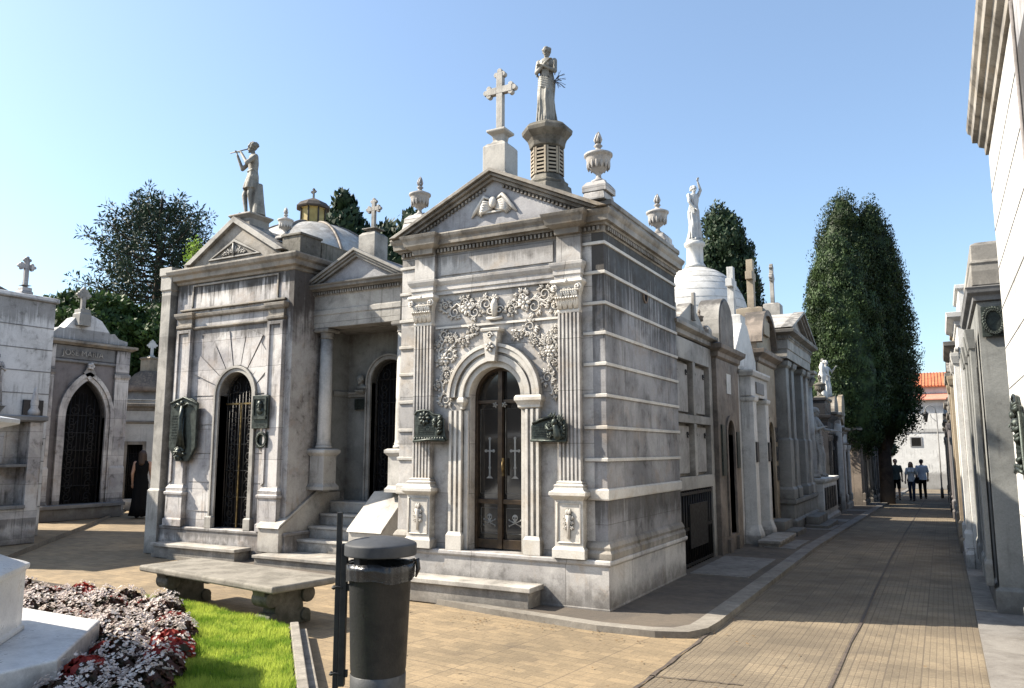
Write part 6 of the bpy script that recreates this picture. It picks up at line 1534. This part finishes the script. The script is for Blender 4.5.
go = bpy.data.objects.new('grass', me); COL.objects.link(go); tag(go, 'bright green mown grass beside the white begonias', 'grass', kind='stuff')

def begonia(seed, red=False):
    t = thing('begonia_plant', 'x', 'flower', (0, 0, 0)); rng = np.random.default_rng(seed)
    for nm, mat, n, s, z0, z1, r in (('leaves', 'redleaf' if red else 'bronzeleaf', 150, .045, .02, .155, .135),):
        b = B()
        for i in range(n):
            a = rng.uniform(0, 2*pi); rr = r*math.sqrt(rng.random()); z = z0+(z1-z0)*(1-(rr/r)**2*.6)*rng.uniform(.5, 1)
            c = Vector((rr*cos(a), rr*sin(a), z)); nv = Vector((cos(a)*.8+rng.normal(0, .4), sin(a)*.8+rng.normal(0, .4), .8)).normalized(); u = nv.cross(Vector((0, 0, 1))).normalized(); v = nv.cross(u)
            k = s*rng.uniform(.6, 1.1); vs = [c+u*k*.5*cos(q)+v*k*.6*sin(q)+nv*.008*cos(2*q) for q in [j*pi/3.5 for j in range(7)]]
            b.add(vs, [tuple(range(7))])
        b.build(nm, mat, t, recalc=False)
        if red:
            b = B()
            for i in range(60):
                a = rng.uniform(0, 2*pi); rr = r*math.sqrt(rng.random()); z = .02+.10*rng.random(); c = Vector((rr*cos(a), rr*sin(a), z)); nv = Vector((cos(a), sin(a), .6)).normalized(); u = nv.cross(Vector((0, 0, 1))).normalized(); v = nv.cross(u)
                b.add([c+u*.022*cos(q)+v*.026*sin(q) for q in [j*pi/3 for j in range(6)]], [tuple(range(6))])
            b.build('dark_leaves', 'bronzeleaf', t, recalc=False)
    b = B()
    cl = [(rng.uniform(0, 2*pi), .135*math.sqrt(rng.random())) for _ in range(13)]
    for i in range(92 if not red else 45):
        a, rr = cl[rng.integers(len(cl))]; px, py = rr*cos(a)+rng.normal(0, .014), rr*sin(a)+rng.normal(0, .014); a = math.atan2(py, px); rr = min(.15, math.hypot(px, py)); z = .085+.085*(1-(rr/.15)**2)+rng.uniform(-.02, .03)
        c = Vector((rr*cos(a), rr*sin(a), z)); nv = Vector((cos(a)*rr*6+rng.normal(0, .35), sin(a)*rr*6+rng.normal(0, .35), 1)).normalized(); u = nv.cross(Vector((0.1, 1, 0))).normalized(); v = nv.cross(u)
        for j in range(5):
            q = j*pi*.4+a; k = .0088*rng.uniform(.8, 1.3); d = (u*cos(q)+v*sin(q)); e = (u*-sin(q)+v*cos(q))
            b.add([c, c+d*k*.6+e*k*.65+nv*.003, c+d*k*1.3+nv*.006, c+d*k*.6-e*k*.65+nv*.003], [(0, 1, 2, 3)])
    b.build('flowers', 'petal', t, recalc=False)
    return t
protos = [begonia(1), begonia(2), begonia(3), begonia(4, True), begonia(5)]
fl = [(-9.0, 5.15), (-7.4, 5.30), (-6.6, 5.28), (-5.6, 4.55), (-4.85, 3.85), (-3.95, 2.65), (-4.5, 2.68), (-5.25, 3.45), (-5.85, 4.05), (-6.0, 4.25), (-7.2, 4.3), (-8.4, 4.3)]
spots = []; rnd = random.Random(12)
for k in range(6000):
    p = (rnd.uniform(-9.9, -4), rnd.uniform(2.5, 5.7))
    if inpoly(np.array([p]), fl)[0] and all(math.hypot(p[0]-q[0], p[1]-q[1]) > .185 for q in spots): spots.append(p)
spots.sort(key=lambda p: p[0]*p[0]+p[1]*p[1])
for i, (x, y) in enumerate(spots):
    k = 3 if rnd.random() < .18 else rnd.choice([0, 1, 2, 4]); s_ = rnd.uniform(.8, 1.3)
    o = dup(protos[k], (x, y, .08), rnd.uniform(0, 6.3), scale=s_)
    o['label'] = 'white begonia with red leaves in the flower bed' if k == 3 else 'white begonia with dark bronze leaves in the flower bed'
    o['group'] = 'red leaved begonias' if k == 3 else 'bronze leaved begonias'
for p in protos:
    for c in list(p.children): bpy.data.objects.remove(c)
    bpy.data.objects.remove(p)
# fallen leaves along the kerbs and on the paving
lb_ = B(); rl = random.Random(21)
for i in range(420):
    if i < 150: x = rl.uniform(-8, -2.2); y = 6.75+.09*(x+4)**2*.2+rl.gauss(0, .12)
    elif i < 260: x = rl.gauss(-1.88, .05); y = rl.uniform(7.3, 25)
    else: x = rl.uniform(-9, .1); y = rl.uniform(3.8, 8)
    z = .003+slope(y)+rl.random()*.006; a = rl.uniform(0, 6.3); k = rl.uniform(.008, .022); q = rl.uniform(-.4, .4)
    lb_.add([(x+k*cos(a), y+k*sin(a), z+k*.3), (x+k*.5*cos(a+1.5), y+k*.5*sin(a+1.5), z+k*q*.3+.002), (x-k*cos(a), y-k*sin(a), z+.002), (x-k*.5*cos(a+1.5), y-k*.5*sin(a+1.5), z+.003)], [(0, 1, 2, 3)])
M['deadleaf'] = leafmat('dry brown leaves', (.20,.12,.05), (.10,.06,.03), 8, .1)
tag(lb_.build('leaf_litter', 'deadleaf', recalc=False), 'small dry leaves scattered over the paving', 'leaf litter', kind='stuff')
# near marble monument
t = thing('monument', 'polished white marble pedestal on a broad marble slab beside the flower bed', 'monument', (-6.62, 2.60, 0))
b = B(); b.lathe([(1.58, .05), (1.6, .06), (1.6, .29), (1.59, .30)], (0, 0, 0), 8, False); b.build('base_slab', 'slab', t, .006)
b = B(); b.lathe([(1.08, .302), (1.08, .33), (1.06, .345), (1.06, .74), (1.085, .76), (1.085, .79), (1.04, .81), (.95, .84), (.80, .91), (.68, 1.0), (.61, 1.1)], (0, 0, 0), 8, False); b.build('pedestal', 'slab', t, .006)
b = B(); b.lathe([(.58, 1.1), (.52, 1.3), (.50, 1.66), (.56, 1.70), (.62, 1.76), (.86, 1.83), (.94, 1.85), (.94, 1.885), (.55, 1.95), (.2, 1.97)], (0, 0, 0), 8, False); b.build('cap', 'slab', t, .006)

# ------------------------------------------------------------------ PEOPLE
person('woman in a long black dress seen from behind on the left passage', (-17.35, 12.62, 0), radians(180+40), 1.64, 'black_top', 'skirt_trousers', 'hairdark', .25, None, 'blackcloth', 'blackcloth', True)
wm = [o for o in bpy.data.objects if o.get('label', '').startswith('woman in a long black')][0]
b = B(); b.T = Matrix.Scale(1.64/1.72, 4); b.loft([(0, 0, 1.02, .125, .10), (0, 0, .9, .17, .13), (0, 0, .6, .19, .16), (0, 0, .3, .21, .19), (0, 0, .06, .25, .23)], 40, .06, 8); b.build('skirt', 'blackcloth', wm)
zz = slope(38)
person('man in a dark tee shirt and shorts walking on the left of the three', (-1.83, 38.0, zz), radians(8), 1.74, 'shirt', 'shorts', 'hairdark', .8, 'short', 'darktee', 'blackcloth', False, True)
person('woman in a white top and blue jeans walking between the two men', (-1.22, 37.4, zz+.01), radians(-4), 1.62, 'top', 'jeans', 'hairdark', .6, 'short', 'whitetee', 'denim', True, bag=True)
person('man in a pale blue shirt and dark trousers behind the woman in white', (-.85, 39.2, zz-.02), radians(-170), 1.74, 'shirt', 'trousers', 'hairdark', .5, 'short', 'bluetee', 'blackcloth', False)

# ------------------------------------------------------------------ TREES
CP = [(.5, 1.6), (1.15, 2.3), (1.6, 3.4), (1.85, 4.6), (1.8, 6.0), (1.6, 7.4), (1.3, 8.5), (.9, 9.4), (.45, 9.95), (.1, 10.2)]
conifer('cypress_tree', 'nearest broad cypress with a rounded sunlit top over the street', (-3.05, 31, -.3), [(.5, 1.9), (.9, 2.4), (1.15, 3.2), (1.28, 4.6), (1.22, 6.0), (1.06, 7.3), (.82, 8.4), (.5, 9.2), (.22, 9.6), (.06, 9.75)], 'cypress', 90000, .085, 520, .26, 1, corek=.88)
conifer('cypress_tree', 'tallest dark cypress behind the rounded one', (-2.95, 33.2, -.3), [(.6, 2.0), (1.15, 3.2), (1.38, 5.0), (1.32, 7.2), (1.12, 9.0), (.88, 10.3), (.62, 11.2), (.3, 11.85), (.06, 12.1)], 'shadecypress', 70000, .09, 480, .30, 2, corek=.88)
conifer('cypress_tree', 'dark cypress leaning over the street on the right of the group', (-1.95, 33.6, -.4), [(.5, 2.6), (1.0, 3.1), (1.16, 4.4), (1.12, 6.3), (.98, 8.2), (.72, 9.9), (.4, 11.3), (.08, 11.9)], 'shadecypress', 70000, .09, 420, .30, 3, corek=.88)
conifer('conifer_tree', 'dark feathery conifer rising behind the white dome', (-8.0, 34.2, -.5), [(2.0, 3), (1.9, 5.5), (1.6, 7.5), (1.35, 9.3), (1.05, 10.8), (.7, 11.8), (.15, 12.8)], 'darkleaf', 40000, .17, 330, .36, 4, corek=.6)
conifer('conifer_tree', 'narrow dark conifer between the yellow lantern dome and the stone cross', (-29.6, 33.7, -.5), [(3.0, 6), (2.4, 9.5), (1.7, 12), (1.1, 14), (.7, 15.2), (.2, 16.4)], 'darkleaf', 16000, .4, 130, .6, 5, corek=.5)
conifer('conifer_tree', 'rounded dark conifer showing behind the weathered stone cross', (-26.6, 35.6, -.5), [(3.4, 5), (3.0, 9), (2.4, 12), (1.5, 14), (.6, 15.0)], 'darkleaf', 16000, .4, 130, .6, 6, corek=.6)
# araucaria with tiers of spiky plumes
t = thing('araucaria_tree', 'tall bluish conifer with open tiers of brush like branches at upper left', 'tree', (-32.6, 23.8, -.4)); rng = np.random.default_rng(9)
b = B(); b.tube([(0, 0, 0), (0, .1, 7), (.1, 0, 14.2)], [.4, .28, .06], 12); PP = []; NNr = []
for k in range(100):
    z = 7.6+5.9*(k/100); a = k*2.4; L_ = 3.45*max(.05, 1-((z-8.6)/5.4)**2)**.6*rng.uniform(.62, 1.08); up = .3+.6*(z-7)/7
    p0 = Vector((0, 0, z)); p1 = Vector((cos(a)*L_*.6, sin(a)*L_*.6, z-.15+up*.3)); p2 = Vector((cos(a)*L_, sin(a)*L_, z+up*.9))
    b.tube([p0, p1, p2], [.05, .035, .02], 5)
    for u in np.linspace(.55, 1.05, 7):
        p = p0.lerp(p1, min(1, u/.6)) if u < .6 else p1.lerp(p2, (u-.6)/.4)
        for q in range(34):
            g = rng.normal(0, 1, 3); g /= np.linalg.norm(g); PP.append(np.array(p)+g*(.10+.22*u)*rng.random()**.5); NNr.append(g)
b.build('trunk', 'bark', t); cards('crown', np.array(PP), np.array(NNr), .22, 'araucaria', t, 3.2, .4, .15, 9)
for lb, x, y, r, h, z0, sd in (('broad dense tree above the mauve gothic door tomb', -27.5, 17.3, 2.5, 2.2, 5.4, 31), ('broad dense tree between the mauve tomb and the grey marble mausoleum', -25.4, 19.6, 2.5, 2.2, 4.9, 32), ('lower dark tree behind the rock mound', -30.5, 14.0, 2.6, 2.0, 5.0, 33), ('shadowy tree mass low behind the conical chapel roof', -27.5, 22.0, 3.0, 2.5, 3.2, 34)):
    broad(lb, (x, y, 0), r, h, z0, sd)
broad('dark bushy tree hanging low over the far left side of the street', (-3.2, 41, -.6), 1.5, 1.4, 2.3, 35, 'darkleaf', 40, 300, .2)
# ------------------------------------------------------------------ CAMERA, LIGHT, WORLD
cam = bpy.data.cameras.new('camera'); co = bpy.data.objects.new('camera', cam); COL.objects.link(co)
cam.sensor_width = 36; cam.lens = 776/1024*36; cam.clip_start = .05; cam.clip_end = 3000
co.location = (0, 0, 1.65); co.rotation_euler = (pi/2+math.atan(106/776), 0, math.atan(430/783.2)); SC.camera = co
ELEV = radians(40); trav = Vector((1, .36, 0)).normalized()
sun = bpy.data.lights.new('sun', 'SUN'); sun.energy = 5.0; sun.angle = radians(.5); sun.color = (1, .91, .77)
so = bpy.data.objects.new('sun', sun); COL.objects.link(so)
dirv = Vector((trav.x*cos(ELEV), trav.y*cos(ELEV), -sin(ELEV))); so.rotation_euler = dirv.to_track_quat('-Z', 'Y').to_euler(); so.location = (-20, -5, 20)
w = bpy.data.worlds.new('World'); SC.world = w; w.use_nodes = True; nt = w.node_tree
sky = nt.nodes.new('ShaderNodeTexSky'); sky.sky_type = 'NISHITA'; sky.sun_disc = False; sky.sun_elevation = ELEV
sky.sun_rotation = math.atan2(-trav.x, -trav.y) % (2*pi)
sky.air_density = 1.0; sky.dust_density = 1.3; sky.ozone_density = 1.5; sky.altitude = 20
bg = nt.nodes['Background']; bg.inputs['Strength'].default_value = .093
hz = nt.nodes.new('ShaderNodeMix'); hz.data_type = 'RGBA'
nt.links.new(mixc(nt, 1., sky.outputs[0], (1.0, 1.09, 1.12), 'MULTIPLY'), hz.inputs[6])
hz.inputs[0].default_value = .16; hz.inputs[7].default_value = (2.7, 3.3, 4.2, 1); nt.links.new(hz.outputs[2], bg.inputs[0])
SC.cycles.film_exposure = 2.5
SC.view_settings.view_transform = 'Standard'; SC.view_settings.look = 'None'; SC.view_settings.exposure = 0
